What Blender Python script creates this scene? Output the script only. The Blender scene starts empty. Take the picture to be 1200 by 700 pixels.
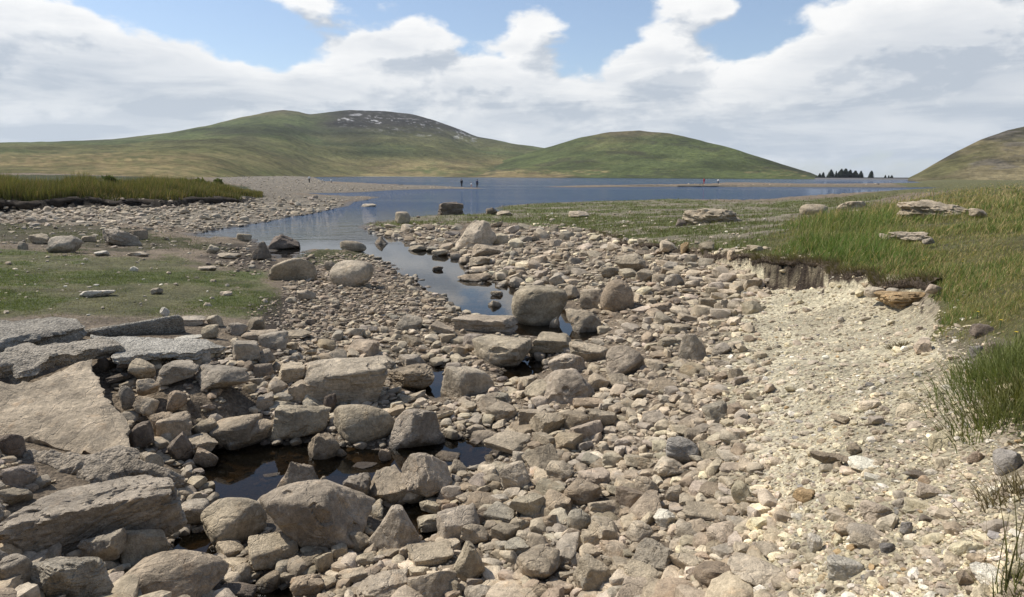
EXPOSURE = 0.40
import bpy, bmesh, math
import numpy as np
from mathutils import Matrix, Vector

SC = bpy.context.scene
COL = SC.collection
rng = np.random.default_rng(11)

# ---------------------------------------------------------------- camera model
F = 800.0                      # focal length in pixels of the 1200 x 700 photograph
CAMZ = 2.6                     # metres above the lake
PITCH = math.atan(144.0 / F)
ROLL = 0.005
_f = np.array([0, math.cos(PITCH), -math.sin(PITCH)])
_u0 = np.array([0, math.sin(PITCH), math.cos(PITCH)])
_r0 = np.array([1.0, 0, 0])
_u = math.cos(ROLL) * _u0 - math.sin(ROLL) * _r0
_r = math.cos(ROLL) * _r0 + math.sin(ROLL) * _u0
CAM = np.array([0, 0, CAMZ])


def proj(X, Y, Z):
    dx, dy, dz = X, Y, Z - CAMZ
    dep = dx * _f[0] + dy * _f[1] + dz * _f[2]
    dep = np.maximum(dep, 0.05)
    a = dx * _r[0] + dy * _r[1] + dz * _r[2]
    b = dx * _u[0] + dy * _u[1] + dz * _u[2]
    return 600 + F * a / dep, 350 - F * b / dep, dep


def ray(px, py):
    px = np.asarray(px, float); py = np.asarray(py, float)
    return _f + _r * ((px - 600) / F)[..., None] + _u * ((350 - py) / F)[..., None]


def at_z(px, py, z):
    """the point of the horizontal plane z seen in direction (px, py)"""
    d = ray(px, py)
    t = (np.asarray(z, float) - CAMZ) / np.minimum(d[..., 2], -1e-4)
    return CAM + d * t[..., None]


# ---------------------------------------------------------------- noise
def _hash(ix, iy, iz, seed):
    h = (ix.astype(np.uint32) * np.uint32(374761393) + iy.astype(np.uint32) * np.uint32(668265263)
         + iz.astype(np.uint32) * np.uint32(2246822519) + np.uint32((seed * 3266489917) & 0xFFFFFFFF))
    h = (h ^ (h >> np.uint32(13))) * np.uint32(1274126177)
    h = (h ^ (h >> np.uint32(15))) * np.uint32(2246822519)
    h ^= h >> np.uint32(16)
    return h.astype(np.float32) / np.float32(2147483648.0) - np.float32(1.0)


def vnoise(x, y, z=None, seed=0):
    x = np.asarray(x, np.float32); y = np.asarray(y, np.float32)
    z = np.zeros_like(x) if z is None else np.asarray(z, np.float32)
    fx, fy, fz = np.floor(x), np.floor(y), np.floor(z)
    ix, iy, iz = fx.astype(np.int64), fy.astype(np.int64), fz.astype(np.int64)
    tx, ty, tz = x - fx, y - fy, z - fz
    tx = tx * tx * (3 - 2 * tx); ty = ty * ty * (3 - 2 * ty); tz = tz * tz * (3 - 2 * tz)

    def c(a, b, d): return _hash(ix + a, iy + b, iz + d, seed)
    v0 = (c(0, 0, 0) * (1 - tx) + c(1, 0, 0) * tx) * (1 - ty) + (c(0, 1, 0) * (1 - tx) + c(1, 1, 0) * tx) * ty
    if not np.any(tz):
        return v0
    v1 = (c(0, 0, 1) * (1 - tx) + c(1, 0, 1) * tx) * (1 - ty) + (c(0, 1, 1) * (1 - tx) + c(1, 1, 1) * tx) * ty
    return v0 * (1 - tz) + v1 * tz


def fbm(x, y, z=None, octaves=4, seed=0, gain=0.5, lac=2.03):
    s = 0; a = 1.0; n = 0
    for o in range(octaves):
        k = lac ** o
        s = s + a * vnoise(np.asarray(x) * k, np.asarray(y) * k, None if z is None else np.asarray(z) * k, seed + 17 * o)
        n += a; a *= gain
    return s / n


def sstep(e0, e1, x):
    t = np.clip((x - e0) / (e1 - e0), 0, 1)
    return t * t * (3 - 2 * t)


# ---------------------------------------------------------------- polygons
def inpoly(px, py, poly):
    P = np.asarray(poly, float)
    ins = np.zeros(np.shape(px), bool)
    x1, y1 = P[-1]
    for x2, y2 in P:
        if y1 != y2:
            c = ((y1 > py) != (y2 > py)) & (px < (x2 - x1) * (py - y1) / (y2 - y1) + x1)
            ins ^= c
        x1, y1 = x2, y2
    return ins


def seg_d2(X, Y, a, b):
    vx, vy = b[0] - a[0], b[1] - a[1]
    L = vx * vx + vy * vy + 1e-12
    t = np.clip(((X - a[0]) * vx + (Y - a[1]) * vy) / L, 0, 1)
    dx = X - a[0] - t * vx; dy = Y - a[1] - t * vy
    return dx * dx + dy * dy, t


def poly_sd(X, Y, P):
    d = np.full(X.shape, 1e18)
    for i in range(len(P)):
        d = np.minimum(d, seg_d2(X, Y, P[i - 1], P[i])[0])
    d = np.sqrt(d)
    return np.where(inpoly(X, Y, P), -d, d)


# water outlines, traced on the photograph and laid down on the water level
LAKE_PX = [(366, 207.2), (376, 211), (388, 214.5), (430, 216.0), (460, 217.0), (500, 218.4), (540, 219.8), (568, 220.8),
           (560, 221.6), (520, 221.6), (470, 223), (425, 225.5), (390, 226.5), (345, 226.8), (338, 228.5), (360, 230), (400, 231.5), (452, 230.8),
           (440, 233), (412, 237), (406, 242), (370, 250), (333, 256), (287, 264), (240, 272), (222, 277), (245, 281),
           (290, 281), (310, 286), (318, 296), (324, 305), (338, 303), (348, 296), (365, 293), (425, 293), (436, 300),
           (460, 310), (485, 325), (505, 340), (520, 352), (548, 364), (575, 371), (600, 374), (613, 362), (625, 350),
           (600, 336), (570, 328), (548, 318), (538, 303), (500, 292), (465, 283), (440, 275), (422, 266), (432, 261),
           (470, 255), (510, 252.5), (545, 252), (566, 250), (582, 247), (574, 244), (590, 241), (640, 238), (700, 236),
           (780, 234.5), (850, 237), (880, 239), (930, 237), (1000, 233), (1060, 226.5), (1110, 222), (1112, 220),
           (1050, 220), (950, 219.6), (860, 219.2), (760, 219.2), (680, 220.0), (630, 219.5), (660, 218.2), (760, 217.3),
           (800, 217.0), (830, 215.9), (880, 215.9), (950, 217.2), (1050, 217.2), (1090, 216), (1068, 212.5), (1060, 210.6),
           (1040, 210.2), (985, 209.9), (960, 209.9), (900, 209.8), (800, 209.3), (700, 208.7), (600, 208.1), (500, 207.6),
           (420, 207.2)]
POOLS_PX = [
    [(650, 358), (690, 370), (702, 392), (684, 402), (664, 390), (660, 394), (610, 394), (575, 374), (640, 376)],
    [(590, 426), (632, 421), (640, 432), (618, 442), (594, 442)],
    [(503, 430), (518, 430), (524, 466), (508, 471), (496, 460)],
    [(232, 562), (246, 527), (300, 517), (350, 518), (395, 524), (460, 522), (520, 513), (572, 516), (562, 546), (500, 549),
     (450, 566), (410, 580), (345, 572), (300, 592), (262, 592)],
    [(203, 618), (244, 624), (262, 650), (236, 660), (200, 648)],
    [(285, 678), (345, 690), (340, 712), (280, 712)],
    [(470, 588), (500, 596), (520, 620), (498, 632), (470, 610)],
]
LAKE = at_z(*np.array(LAKE_PX).T, 0.0)[:, :2]
POOLS = [at_z(*np.array(p, float).T, 0.0)[:, :2] for p in POOLS_PX]

# terrain levels: (photo x, photo y, height above the lake)
CTRL = np.array([
    # left
    (0, 245, .55), (0, 232, .95), (150, 231, .95), (300, 233, .7), (120, 250, .5), (250, 258, .3), (-200, 250, .7), (-300, 235, 1.0),
    (100, 225.5, 1.35), (0, 225, 1.4), (200, 225, 1.3), (-200, 224, 1.4), (270, 228, 1.0),
    (60, 214, 1.8), (-100, 214, 1.8), (180, 216, 1.6), (250, 220, 1.3), (0, 206.2, 2.35), (120, 206.8, 2.3), (-200, 205.4, 2.35), (200, 209.5, 1.9), (260, 214, 1.2),
    (290, 213, .9), (330, 212, .8), (330, 222, .4), (400, 220, .45), (480, 221, .35), (540, 220.7, .25), (420, 236, .1), (370, 240, .3), (340, 209, .9), (250, 208, 1.6),
    (-300, 300, .9), (-300, 400, .95), (-300, 600, .9), (0, 300, .65), (100, 300, .52), (200, 305, .42), (250, 290, .25), (300, 293, .12),
    (0, 270, .55), (100, 270, .42), (200, 268, .25), (0, 350, .7), (100, 350, .62), (200, 345, .52), (300, 335, .33), (250, 380, .58), (200, 375, .6), (310, 370, .42),
    (100, 395, .66), (0, 410, .66), (200, 400, .62), (60, 440, .5), (0, 480, .42), (150, 425, .6), (250, 415, .55), (300, 425, .45), (160, 470, .4), (210, 465, .42), (260, 470, .34),
    (200, 510, .18), (280, 505, .1), (120, 520, .3), (340, 450, .3), (340, 490, .12), (0, 560, .38), (60, 580, .3), (150, 600, .25), (0, 640, .42), (100, 680, .36), (190, 660, .16), (0, 720, .55), (-100, 560, .6),
    # stream bed
    (330, 340, .3), (380, 330, .2), (360, 390, .32), (420, 350, .18), (430, 400, .2), (480, 370, .14), (520, 395, .1), (560, 410, .1), (480, 440, .12), (430, 490, .1), (380, 440, .2),
    (545, 480, .12), (600, 480, .14), (560, 500, .08), (650, 470, .2), (640, 420, .12), (700, 430, .26), (590, 570, .17), (520, 580, .12), (430, 590, .08), (380, 620, .1),
    (300, 620, .06), (270, 640, .05), (240, 690, .1), (330, 660, .06), (400, 680, .1), (460, 660, .14), (520, 680, .18), (600, 660, .24), (660, 560, .24), (680, 690, .34), (720, 520, .3), (740, 600, .4),
    (600, 900, .35), (300, 900, .3), (0, 900, .7),
    # right slope and scree
    (480, 270, .18), (540, 280, .22), (600, 300, .25), (640, 320, .22), (660, 345, .14), (560, 262, .25), (640, 270, .38), (700, 310, .4), (720, 350, .3), (760, 380, .38), (690, 385, .16), (780, 330, .48), (740, 440, .34),
    (800, 450, .5), (850, 400, .62), (840, 340, .56), (900, 370, .69), (950, 360, .80), (890, 440, .74), (960, 430, .95), (900, 510, .78), (1000, 480, 1.04), (830, 560, .58), (860, 630, .68), (820, 690, .6), (940, 590, .9),
    (1000, 570, 1.06), (1060, 430, 1.16), (1050, 370, 1.04), (1100, 480, 1.24), (1100, 570, 1.24), (1040, 660, 1.16), (1150, 520, 1.36), (1180, 600, 1.42), (1120, 680, 1.34), (950, 690, .96), (1100, 900, 1.4), (800, 900, .65),
    # bank and meadow
    (690, 270, .5), (740, 282, .68), (800, 290, .84), (870, 298, 1.0), (950, 308, 1.17), (1010, 320, 1.25), (1080, 334, 1.32), (1110, 350, 1.36), (1100, 390, 1.28), (1190, 430, 1.5), (1190, 470, 1.48), (1210, 540, 1.48), (1230, 650, 1.5),
    (900, 275, 1.15), (980, 285, 1.3), (1080, 300, 1.45), (1160, 320, 1.55), (1200, 380, 1.6), (950, 260, 1.12), (1020, 262, 1.4), (1100, 262, 1.6), (1180, 270, 1.75), (1250, 350, 1.75),
    (850, 262, .85), (800, 265, .72), (740, 262, .55), (700, 250, .35), (640, 250, .2), (600, 246, .1), (800, 245, .32), (860, 248, .5), (900, 246, .6), (740, 239, .1), (960, 242, .8), (1010, 238, 1.05), (1060, 240, 1.45), (1100, 234, 1.75),
    (1140, 240, 1.8), (1200, 240, 1.95), (1200, 222, 2.02), (1150, 224, 1.95), (1110, 225, 1.6), (1300, 230, 2.15), (1500, 260, 2.3), (1500, 400, 2.1), (1500, 600, 1.8), (1350, 220, 2.1),
    (820, 216.6, .35), (870, 216.5, .4), (950, 218.3, .25), (760, 218.2, .25), (690, 219, .2), (1050, 218.5, .4), (1110, 218, .9), (1100, 214, .9), (1200, 214.5, 1.1),
], float)
_cw = at_z(CTRL[:, 0], CTRL[:, 1], CTRL[:, 2])


def _q(X, Y):
    r = np.maximum(np.hypot(X, Y), 1.2)
    return np.clip(np.arctan2(X, Y), -1.25, 1.25) * 2.2, np.log(r)


_cq = np.stack(_q(_cw[:, 0], _cw[:, 1]), 1)


def _phi(d2): return np.sqrt(d2 + 0.0016)


_A = _phi(((_cq[:, None] - _cq[None]) ** 2).sum(-1))
_n = len(CTRL)
_M = np.zeros((_n + 1, _n + 1)); _M[:_n, :_n] = _A - np.eye(_n) * 0.004; _M[:_n, _n] = 1; _M[_n, :_n] = 1
_w = np.linalg.solve(_M, np.append(CTRL[:, 2], 0))

# the eroded edge of the meadow: (photo x, y, top height, drop)
EDGE_PX = np.array([(660, 262, .42, .0), (690, 271, .5, .1), (740, 283, .68, .13), (800, 291, .84, .15), (850, 297, .96, .17), (895, 301, 1.06, .30), (925, 305, 1.12, .52), (962, 310, 1.18, .5),
                    (985, 316, 1.22, .20), (1020, 321, 1.26, .12), (1060, 330, 1.3, .14), (1088, 337, 1.33, .12), (1108, 350, 1.36, .08), (1100, 372, 1.32, .1), (1096, 384, 1.3, .0)])
EDGE = at_z(EDGE_PX[:, 0], EDGE_PX[:, 1], EDGE_PX[:, 2])
LEDGE_PX = np.array([(-260, 229, 1.3, .0), (-100, 229.5, 1.3, .4), (0, 230, 1.25, .4), (100, 230.5, 1.2, .4), (200, 231, 1.12, .36), (270, 231.5, .95, .25), (300, 231, .8, .0)])
LEDGE = at_z(LEDGE_PX[:, 0], LEDGE_PX[:, 1], LEDGE_PX[:, 2])


def edge_sd(X, Y, E, drops):
    """signed distance to an edge line (positive on its upper side) and the drop there"""
    d = np.full(X.shape, 1e18); s = np.ones(X.shape); dr = np.zeros(X.shape)
    for i in range(len(E) - 1):
        a, b = E[i], E[i + 1]
        q, t = seg_d2(X, Y, a, b)
        cr = (b[0] - a[0]) * (Y - a[1]) - (b[1] - a[1]) * (X - a[0])
        m = q < d
        d = np.where(m, q, d); s = np.where(m, np.sign(cr), s); dr = np.where(m, drops[i] * (1 - t) + drops[i + 1] * t, dr)
    return np.sqrt(d) * s, dr


def height(X, Y, parts=False):
    X = np.asarray(X, float); Y = np.asarray(Y, float)
    shp = X.shape; X = X.ravel(); Y = Y.ravel()
    Z = np.empty(X.size); SD = np.empty(X.size); E1 = np.empty(X.size); E2 = np.empty(X.size)
    for k in range(0, X.size, 60000):
        x, y = X[k:k + 60000], Y[k:k + 60000]
        qa, ql = _q(x, y)
        z = np.full(x.shape, _w[_n])
        for i in range(_n):
            z += _w[i] * _phi((qa - _cq[i, 0]) ** 2 + (ql - _cq[i, 1]) ** 2)
        r = np.hypot(x, y)
        nz = fbm(x * .9, y * .9, octaves=5, seed=3) * 0.05 + fbm(x * 5, y * 5, octaves=3, seed=5) * 0.018
        z = z + nz * np.clip(r / 14, .7, 2.2)
        # eroded edges
        wob = fbm(x * 1.1, y * 1.1, octaves=4, seed=9) * .34 + fbm(x * 7, y * 7, octaves=3, seed=10) * .10
        sd1, d1 = edge_sd(x, y, EDGE, EDGE_PX[:, 3])
        sd1w = sd1 + wob * np.clip(r / 14, .4, 1.4)
        z = z - d1 * (1 - sstep(-.16, .0, sd1w)) * np.exp(np.minimum(sd1w, 0) / 1.3)
        sd2, d2 = edge_sd(x, y, LEDGE, LEDGE_PX[:, 3])
        sd2w = sd2 + wob * 4
        z = z - d2 * (1 - sstep(-.7, .0, sd2w)) * np.exp(np.minimum(sd2w, 0) / 9.0)
        # far land
        far = sstep(150, 420, r)
        z = z * (1 - far) + far * np.where(x < 0, 1.3, 1.2)
        # water
        sd = poly_sd(x, y, LAKE)
        for p in POOLS:
            near = (x > p[:, 0].min() - 2) & (x < p[:, 0].max() + 2) & (y > p[:, 1].min() - 2) & (y < p[:, 1].max() + 2)
            if near.any():
                s2 = poly_sd(x[near], y[near], p)
                sd[near] = np.minimum(sd[near], s2)
        sdn = sd + fbm(x * 9 / np.maximum(r, 4) * 4, y * 9 / np.maximum(r, 4) * 2, octaves=3, seed=21) * .010 * r + np.where(r < 32, fbm(x * 1.6, y * 1.1, octaves=4, seed=22) * .34 * np.clip(r / 16, .3, 1.5), 0)
        w = .035 * r + .12
        fl = np.clip(sdn / w, 0, 1) ** .8
        zl = np.maximum(z, .035 + .0012 * np.minimum(r, 150)) * fl
        zw = -np.minimum(.26 * np.maximum(-sdn, 0) + .03, np.clip(.02 * r, .14, 2.5))
        z = np.where(sdn > 0, zl, zw)
        z = z - 24 * sstep(960, 1300, r)
        Z[k:k + 60000] = z; SD[k:k + 60000] = sdn; E1[k:k + 60000] = sd1w; E2[k:k + 60000] = sd2w
    if parts:
        return Z.reshape(shp), SD.reshape(shp), E1.reshape(shp), E2.reshape(shp)
    return Z.reshape(shp)


def ground_at(px, py):
    """where the view ray through (px, py) meets the terrain"""
    px = np.atleast_1d(np.asarray(px, float)); py = np.atleast_1d(np.asarray(py, float))
    z = np.full(px.shape, .4)
    for it in range(7):
        P = at_z(px, py, z)
        h = np.clip(height(P[:, 0], P[:, 1]), -.25, 2.4)
        z = z * .4 + h * .6
    P = at_z(px, py, z); P[:, 2] = height(P[:, 0], P[:, 1])
    return P


def ray_hit(px, py, r0=2.0, r1=1200.0):
    d = ray(px, py); rr = np.geomspace(r0, r1, 1500); h = np.hypot(d[0], d[1])
    X, Y, Z = d[0] / h * rr, d[1] / h * rr, CAMZ + d[2] / h * rr
    g = height(X, Y); k = np.argmax(Z < g) if (Z < g).any() else len(rr) - 1
    return np.array([X[k], Y[k], g[k]])


# ---------------------------------------------------------------- mesh and material helpers
def make_mesh(name, V, faces, cols=None, smooth=True, sharp=None):
    me = bpy.data.meshes.new(name)
    V = np.ascontiguousarray(V, np.float32)
    me.vertices.add(len(V)); me.vertices.foreach_set('co', V.ravel())
    if not isinstance(faces, (list, tuple)):
        faces = [faces]
    idx = np.concatenate([f.ravel() for f in faces]).astype(np.int32)
    cnt = np.concatenate([np.full(len(f), f.shape[1], np.int32) for f in faces])
    st = np.concatenate([[0], np.cumsum(cnt)[:-1]]).astype(np.int32)
    me.loops.add(len(idx)); me.loops.foreach_set('vertex_index', idx)
    me.polygons.add(len(cnt)); me.polygons.foreach_set('loop_start', st)
    me.polygons.foreach_set('use_smooth', np.full(len(cnt), bool(smooth)))
    me.update(calc_edges=True)
    if cols is not None:
        c = np.ones((len(V), 4), np.float32); c[:, :3] = cols
        at = me.attributes.new('Col', 'FLOAT_COLOR', 'POINT'); at.data.foreach_set('color', c.ravel())
    if sharp is not None:
        me.set_sharp_from_angle(angle=sharp)
    me.validate()
    return me


def link(name, me, mat, parent=None, loc=(0, 0, 0), **props):
    o = bpy.data.objects.new(name, me); COL.objects.link(o)
    if mat is not None and me is not None and len(me.materials) == 0:
        me.materials.append(mat)
    o.location = loc
    if parent is not None:
        o.parent = parent
    for k, v in props.items():
        o[k] = v
    return o


def empty(name, loc, label, cat, group=None, rz=0):
    o = bpy.data.objects.new(name, None); COL.objects.link(o); o.location = loc; o.rotation_euler = (0, 0, rz)
    o['label'] = label; o['category'] = cat
    if group: o['group'] = group
    return o


class N:
    """small helper to wire a node tree"""
    def __init__(s, tree): s.t = tree
    def new(s, typ, **kw):
        n = s.t.nodes.new(typ)
        for k, v in kw.items(): setattr(n, k, v)
        return n
    def link(s, a, b): s.t.links.new(a, b)
    def val(s, sock, v):
        if isinstance(v, bpy.types.NodeSocket): s.link(v, sock)
        else: sock.default_value = v
    def math(s, op, a, b=0.0, c=0.0, clamp=False):
        n = s.new('ShaderNodeMath', operation=op, use_clamp=clamp)
        s.val(n.inputs[0], a); s.val(n.inputs[1], b); s.val(n.inputs[2], c); return n.outputs[0]
    def vmath(s, op, a, b=(0, 0, 0)):
        n = s.new('ShaderNodeVectorMath', operation=op)
        s.val(n.inputs[0], a)
        if op == 'SCALE': s.val(n.inputs['Scale'], b)
        else: s.val(n.inputs[1], b)
        return n.outputs['Value'] if op in ('DOT_PRODUCT', 'LENGTH') else n.outputs['Vector']
    def noise(s, vec, scale, detail=4, rough=.55, out='Fac', dist=0.0):
        n = s.new('ShaderNodeTexNoise'); s.link(vec, n.inputs['Vector'])
        n.inputs['Scale'].default_value = scale; n.inputs['Detail'].default_value = detail; n.inputs['Roughness'].default_value = rough
        n.inputs['Distortion'].default_value = dist
        return n.outputs[out]
    def voro(s, vec, scale, feature='F1', out='Distance'):
        n = s.new('ShaderNodeTexVoronoi', feature=feature); s.link(vec, n.inputs['Vector']); n.inputs['Scale'].default_value = scale
        return n.outputs[out]
    def ramp(s, v, lo, hi, a=0.0, b=1.0):
        n = s.new('ShaderNodeMapRange', interpolation_type='SMOOTHSTEP'); s.val(n.inputs['Value'], v)
        for k, x in zip(('From Min', 'From Max', 'To Min', 'To Max'), (lo, hi, a, b)): s.val(n.inputs[k], x)
        return n.outputs[0]
    def mix(s, f, a, b, blend='MIX'):
        n = s.new('ShaderNodeMix', data_type='RGBA', blend_type=blend)
        s.val(n.inputs[0], f)
        for i, v in ((6, a), (7, b)):
            if isinstance(v, tuple) and len(v) == 3: v = v + (1,)
            s.val(n.inputs[i], v)
        return n.outputs[2]
    def bump(s, h, strength, dist, normal=None):
        n = s.new('ShaderNodeBump'); s.val(n.inputs['Height'], h); s.val(n.inputs['Strength'], strength); s.val(n.inputs['Distance'], dist)
        if normal is not None: s.link(normal, n.inputs['Normal'])
        return n.outputs[0]


def new_mat(name):
    m = bpy.data.materials.new(name); m.use_nodes = True
    t = m.node_tree
    for n in list(t.nodes):
        if n.type not in ('BSDF_PRINCIPLED', 'OUTPUT_MATERIAL'): t.nodes.remove(n)
    return m, N(t), next(n for n in t.nodes if n.type == 'BSDF_PRINCIPLED'), next(n for n in t.nodes if n.type == 'OUTPUT_MATERIAL')


def mat_rock(name, big=1.0):
    m, n, b, out = new_mat(name)
    col = n.new('ShaderNodeAttribute', attribute_name='Col').outputs['Color']
    co = n.new('ShaderNodeTexCoord').outputs['Object']
    pos = n.new('ShaderNodeNewGeometry').outputs['Position']
    z = n.new('ShaderNodeSeparateXYZ'); n.link(pos, z.inputs[0])
    v1 = n.ramp(n.noise(pos, 3.2, 6, .62), .3, .7, .68, 1.28)
    v2 = n.ramp(n.noise(pos, 24, 5, .7), .3, .72, .74, 1.22)
    v3 = n.ramp(n.noise(pos, 130, 3, .7), .3, .7, .82, 1.16)
    k = n.math('MULTIPLY', n.math('MULTIPLY', v1, v2), v3)
    kv = n.new('ShaderNodeCombineXYZ')
    for i in range(3): n.link(k, kv.inputs[i])
    c = n.mix(1.0, col, kv.outputs[0], 'MULTIPLY')
    # warm iron staining and pale crusts with shapes of their own
    st = n.ramp(n.noise(pos, 5.5, 5, .65), .56, .74, 0, .38)
    c = n.mix(st, c, n.mix(1.0, c, (1.12, .86, .62), 'MULTIPLY'))
    pal = n.ramp(n.noise(pos, 9.0, 6, .7, dist=.6), .60, .70, 0, .42)
    c = n.mix(pal, c, (.42, .39, .33))
    # damp just above the water
    wet = n.ramp(n.math('ADD', z.outputs[2], n.math('MULTIPLY', n.noise(pos, 14, 2), .07)), .05, .13, 1, 0)
    c = n.mix(n.math('MULTIPLY', wet, .62), c, (.028, .021, .014))
    n.link(c, b.inputs['Base Color'])
    n.link(n.ramp(wet, 0, 1, .88, .35), b.inputs['Roughness'])
    b.inputs['Specular IOR Level'].default_value = .3
    h = n.math('ADD', n.math('MULTIPLY', n.noise(pos, 11 , 8, .68), 1.0), n.math('MULTIPLY', n.noise(pos, 70, 4, .7), .32))
    cr = n.ramp(n.voro(n.vmath('ADD', pos, n.vmath('SCALE', n.noise(pos, 4, 3, .6, 'Color'), .35)), 3.1, 'DISTANCE_TO_EDGE'), 0, .035, -.16, 0)
    h = n.math('ADD', h, cr)
    n.link(n.bump(h, .8, .075 * big), b.inputs['Normal'])
    return m


def mat_ground():
    m, n, b, out = new_mat('ground')
    col = n.new('ShaderNodeAttribute', attribute_name='Col').outputs['Color']
    pos = n.new('ShaderNodeNewGeometry').outputs['Position']
    z = n.new('ShaderNodeSeparateXYZ'); n.link(pos, z.inputs[0])
    cell = n.new('ShaderNodeTexVoronoi'); n.link(pos, cell.inputs['Vector']); cell.inputs['Scale'].default_value = 34
    cs = n.new('ShaderNodeSeparateColor'); n.link(cell.outputs['Color'], cs.inputs[0])
    k = n.math('MULTIPLY', n.ramp(n.noise(pos, 1.4, 6, .6), .3, .7, .72, 1.26), n.ramp(n.noise(pos, 16, 6, .72), .28, .74, .62, 1.34))
    k = n.math('MULTIPLY', k, n.math('ADD', .74, n.math('MULTIPLY', cs.outputs[0], .52)))
    kv = n.new('ShaderNodeCombineXYZ')
    for i in range(3): n.link(k, kv.inputs[i])
    c = n.mix(1.0, col, kv.outputs[0], 'MULTIPLY')
    wet = n.ramp(n.math('ADD', z.outputs[2], n.math('MULTIPLY', n.noise(pos, 6, 3), .06)), .04, .11, 1, 0)
    c = n.mix(n.math('MULTIPLY', wet, .6), c, (.03, .023, .015))
    n.link(c, b.inputs['Base Color'])
    n.link(n.ramp(wet, 0, 1, .95, .45), b.inputs['Roughness'])
    b.inputs['Specular IOR Level'].default_value = .2
    h = n.math('ADD', n.noise(pos, 9, 8, .7), n.math('MULTIPLY', n.math('SUBTRACT', 1.0, cell.outputs['Distance']), .35))
    h = n.math('ADD', h, n.math('MULTIPLY', n.noise(pos, 75, 4, .7), .3))
    n.link(n.bump(h, .9, .06), b.inputs['Normal'])
    return m


def mat_concrete():
    m, n, b, out = new_mat('weathered_concrete')
    col = n.new('ShaderNodeAttribute', attribute_name='Col').outputs['Color']
    pos = n.new('ShaderNodeNewGeometry').outputs['Position']
    agg = n.new('ShaderNodeTexVoronoi'); n.link(pos, agg.inputs['Vector']); agg.inputs['Scale'].default_value = 46
    cs = n.new('ShaderNodeSeparateColor'); n.link(agg.outputs['Color'], cs.inputs[0])
    k = n.math('MULTIPLY', n.ramp(n.noise(pos, 2.5, 6, .62), .3, .7, .74, 1.22), n.math('ADD', .7, n.math('MULTIPLY', cs.outputs[0], .6)))
    kv = n.new('ShaderNodeCombineXYZ')
    for i in range(3): n.link(k, kv.inputs[i])
    c = n.mix(1.0, col, kv.outputs[0], 'MULTIPLY')
    c = n.mix(n.ramp(n.noise(pos, 7, 6, .7), .58, .7, 0, .4), c, (.06, .05, .04))
    n.link(c, b.inputs['Base Color']); b.inputs['Roughness'].default_value = .95; b.inputs['Specular IOR Level'].default_value = .2
    h = n.math('ADD', n.math('MULTIPLY', n.math('SUBTRACT', 1.0, agg.outputs['Distance']), .5), n.noise(pos, 14, 8, .75))
    n.link(n.bump(h, 1.0, .05), b.inputs['Normal'])
    return m


def mat_grass(name, rough=.7):
    m, n, b, out = new_mat(name)
    col = n.new('ShaderNodeAttribute', attribute_name='Col').outputs['Color']
    n.link(col, b.inputs['Base Color']); b.inputs['Roughness'].default_value = rough; b.inputs['Specular IOR Level'].default_value = .25
    tr = n.new('ShaderNodeBsdfTranslucent'); n.link(n.mix(1.0, col, (1.1, 1.15, .6), 'MULTIPLY'), tr.inputs['Color'])
    mx = n.new('ShaderNodeMixShader'); mx.inputs[0].default_value = .35
    n.link(b.outputs[0], mx.inputs[1]); n.link(tr.outputs[0], mx.inputs[2]); n.link(mx.outputs[0], out.inputs['Surface'])
    return m


def mat_hill():
    m, n, b, out = new_mat('hillside')
    col = n.new('ShaderNodeAttribute', attribute_name='Col').outputs['Color']
    pos = n.new('ShaderNodeNewGeometry').outputs['Position']
    k = n.math('MULTIPLY', n.ramp(n.noise(pos, .012, 8, .65), .3, .7, .58, 1.36), n.ramp(n.noise(pos, .12, 6, .7), .3, .7, .66, 1.34))
    kv = n.new('ShaderNodeCombineXYZ')
    for i in range(3): n.link(k, kv.inputs[i])
    n.link(n.mix(1.0, col, kv.outputs[0], 'MULTIPLY'), b.inputs['Base Color'])
    b.inputs['Roughness'].default_value = .95; b.inputs['Specular IOR Level'].default_value = .1
    n.link(n.bump(n.noise(pos, .08, 8, .7), 1.0, 6.0), b.inputs['Normal'])
    return m


def mat_plain(name, rgb, rough=.8):
    m, n, b, out = new_mat(name)
    pos = n.new('ShaderNodeNewGeometry').outputs['Position']
    c = n.mix(n.ramp(n.noise(pos, 6, 4), .3, .7), tuple(x * .75 for x in rgb), tuple(min(x * 1.2, 1) for x in rgb))
    n.link(c, b.inputs['Base Color']); b.inputs['Roughness'].default_value = rough
    return m


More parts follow.
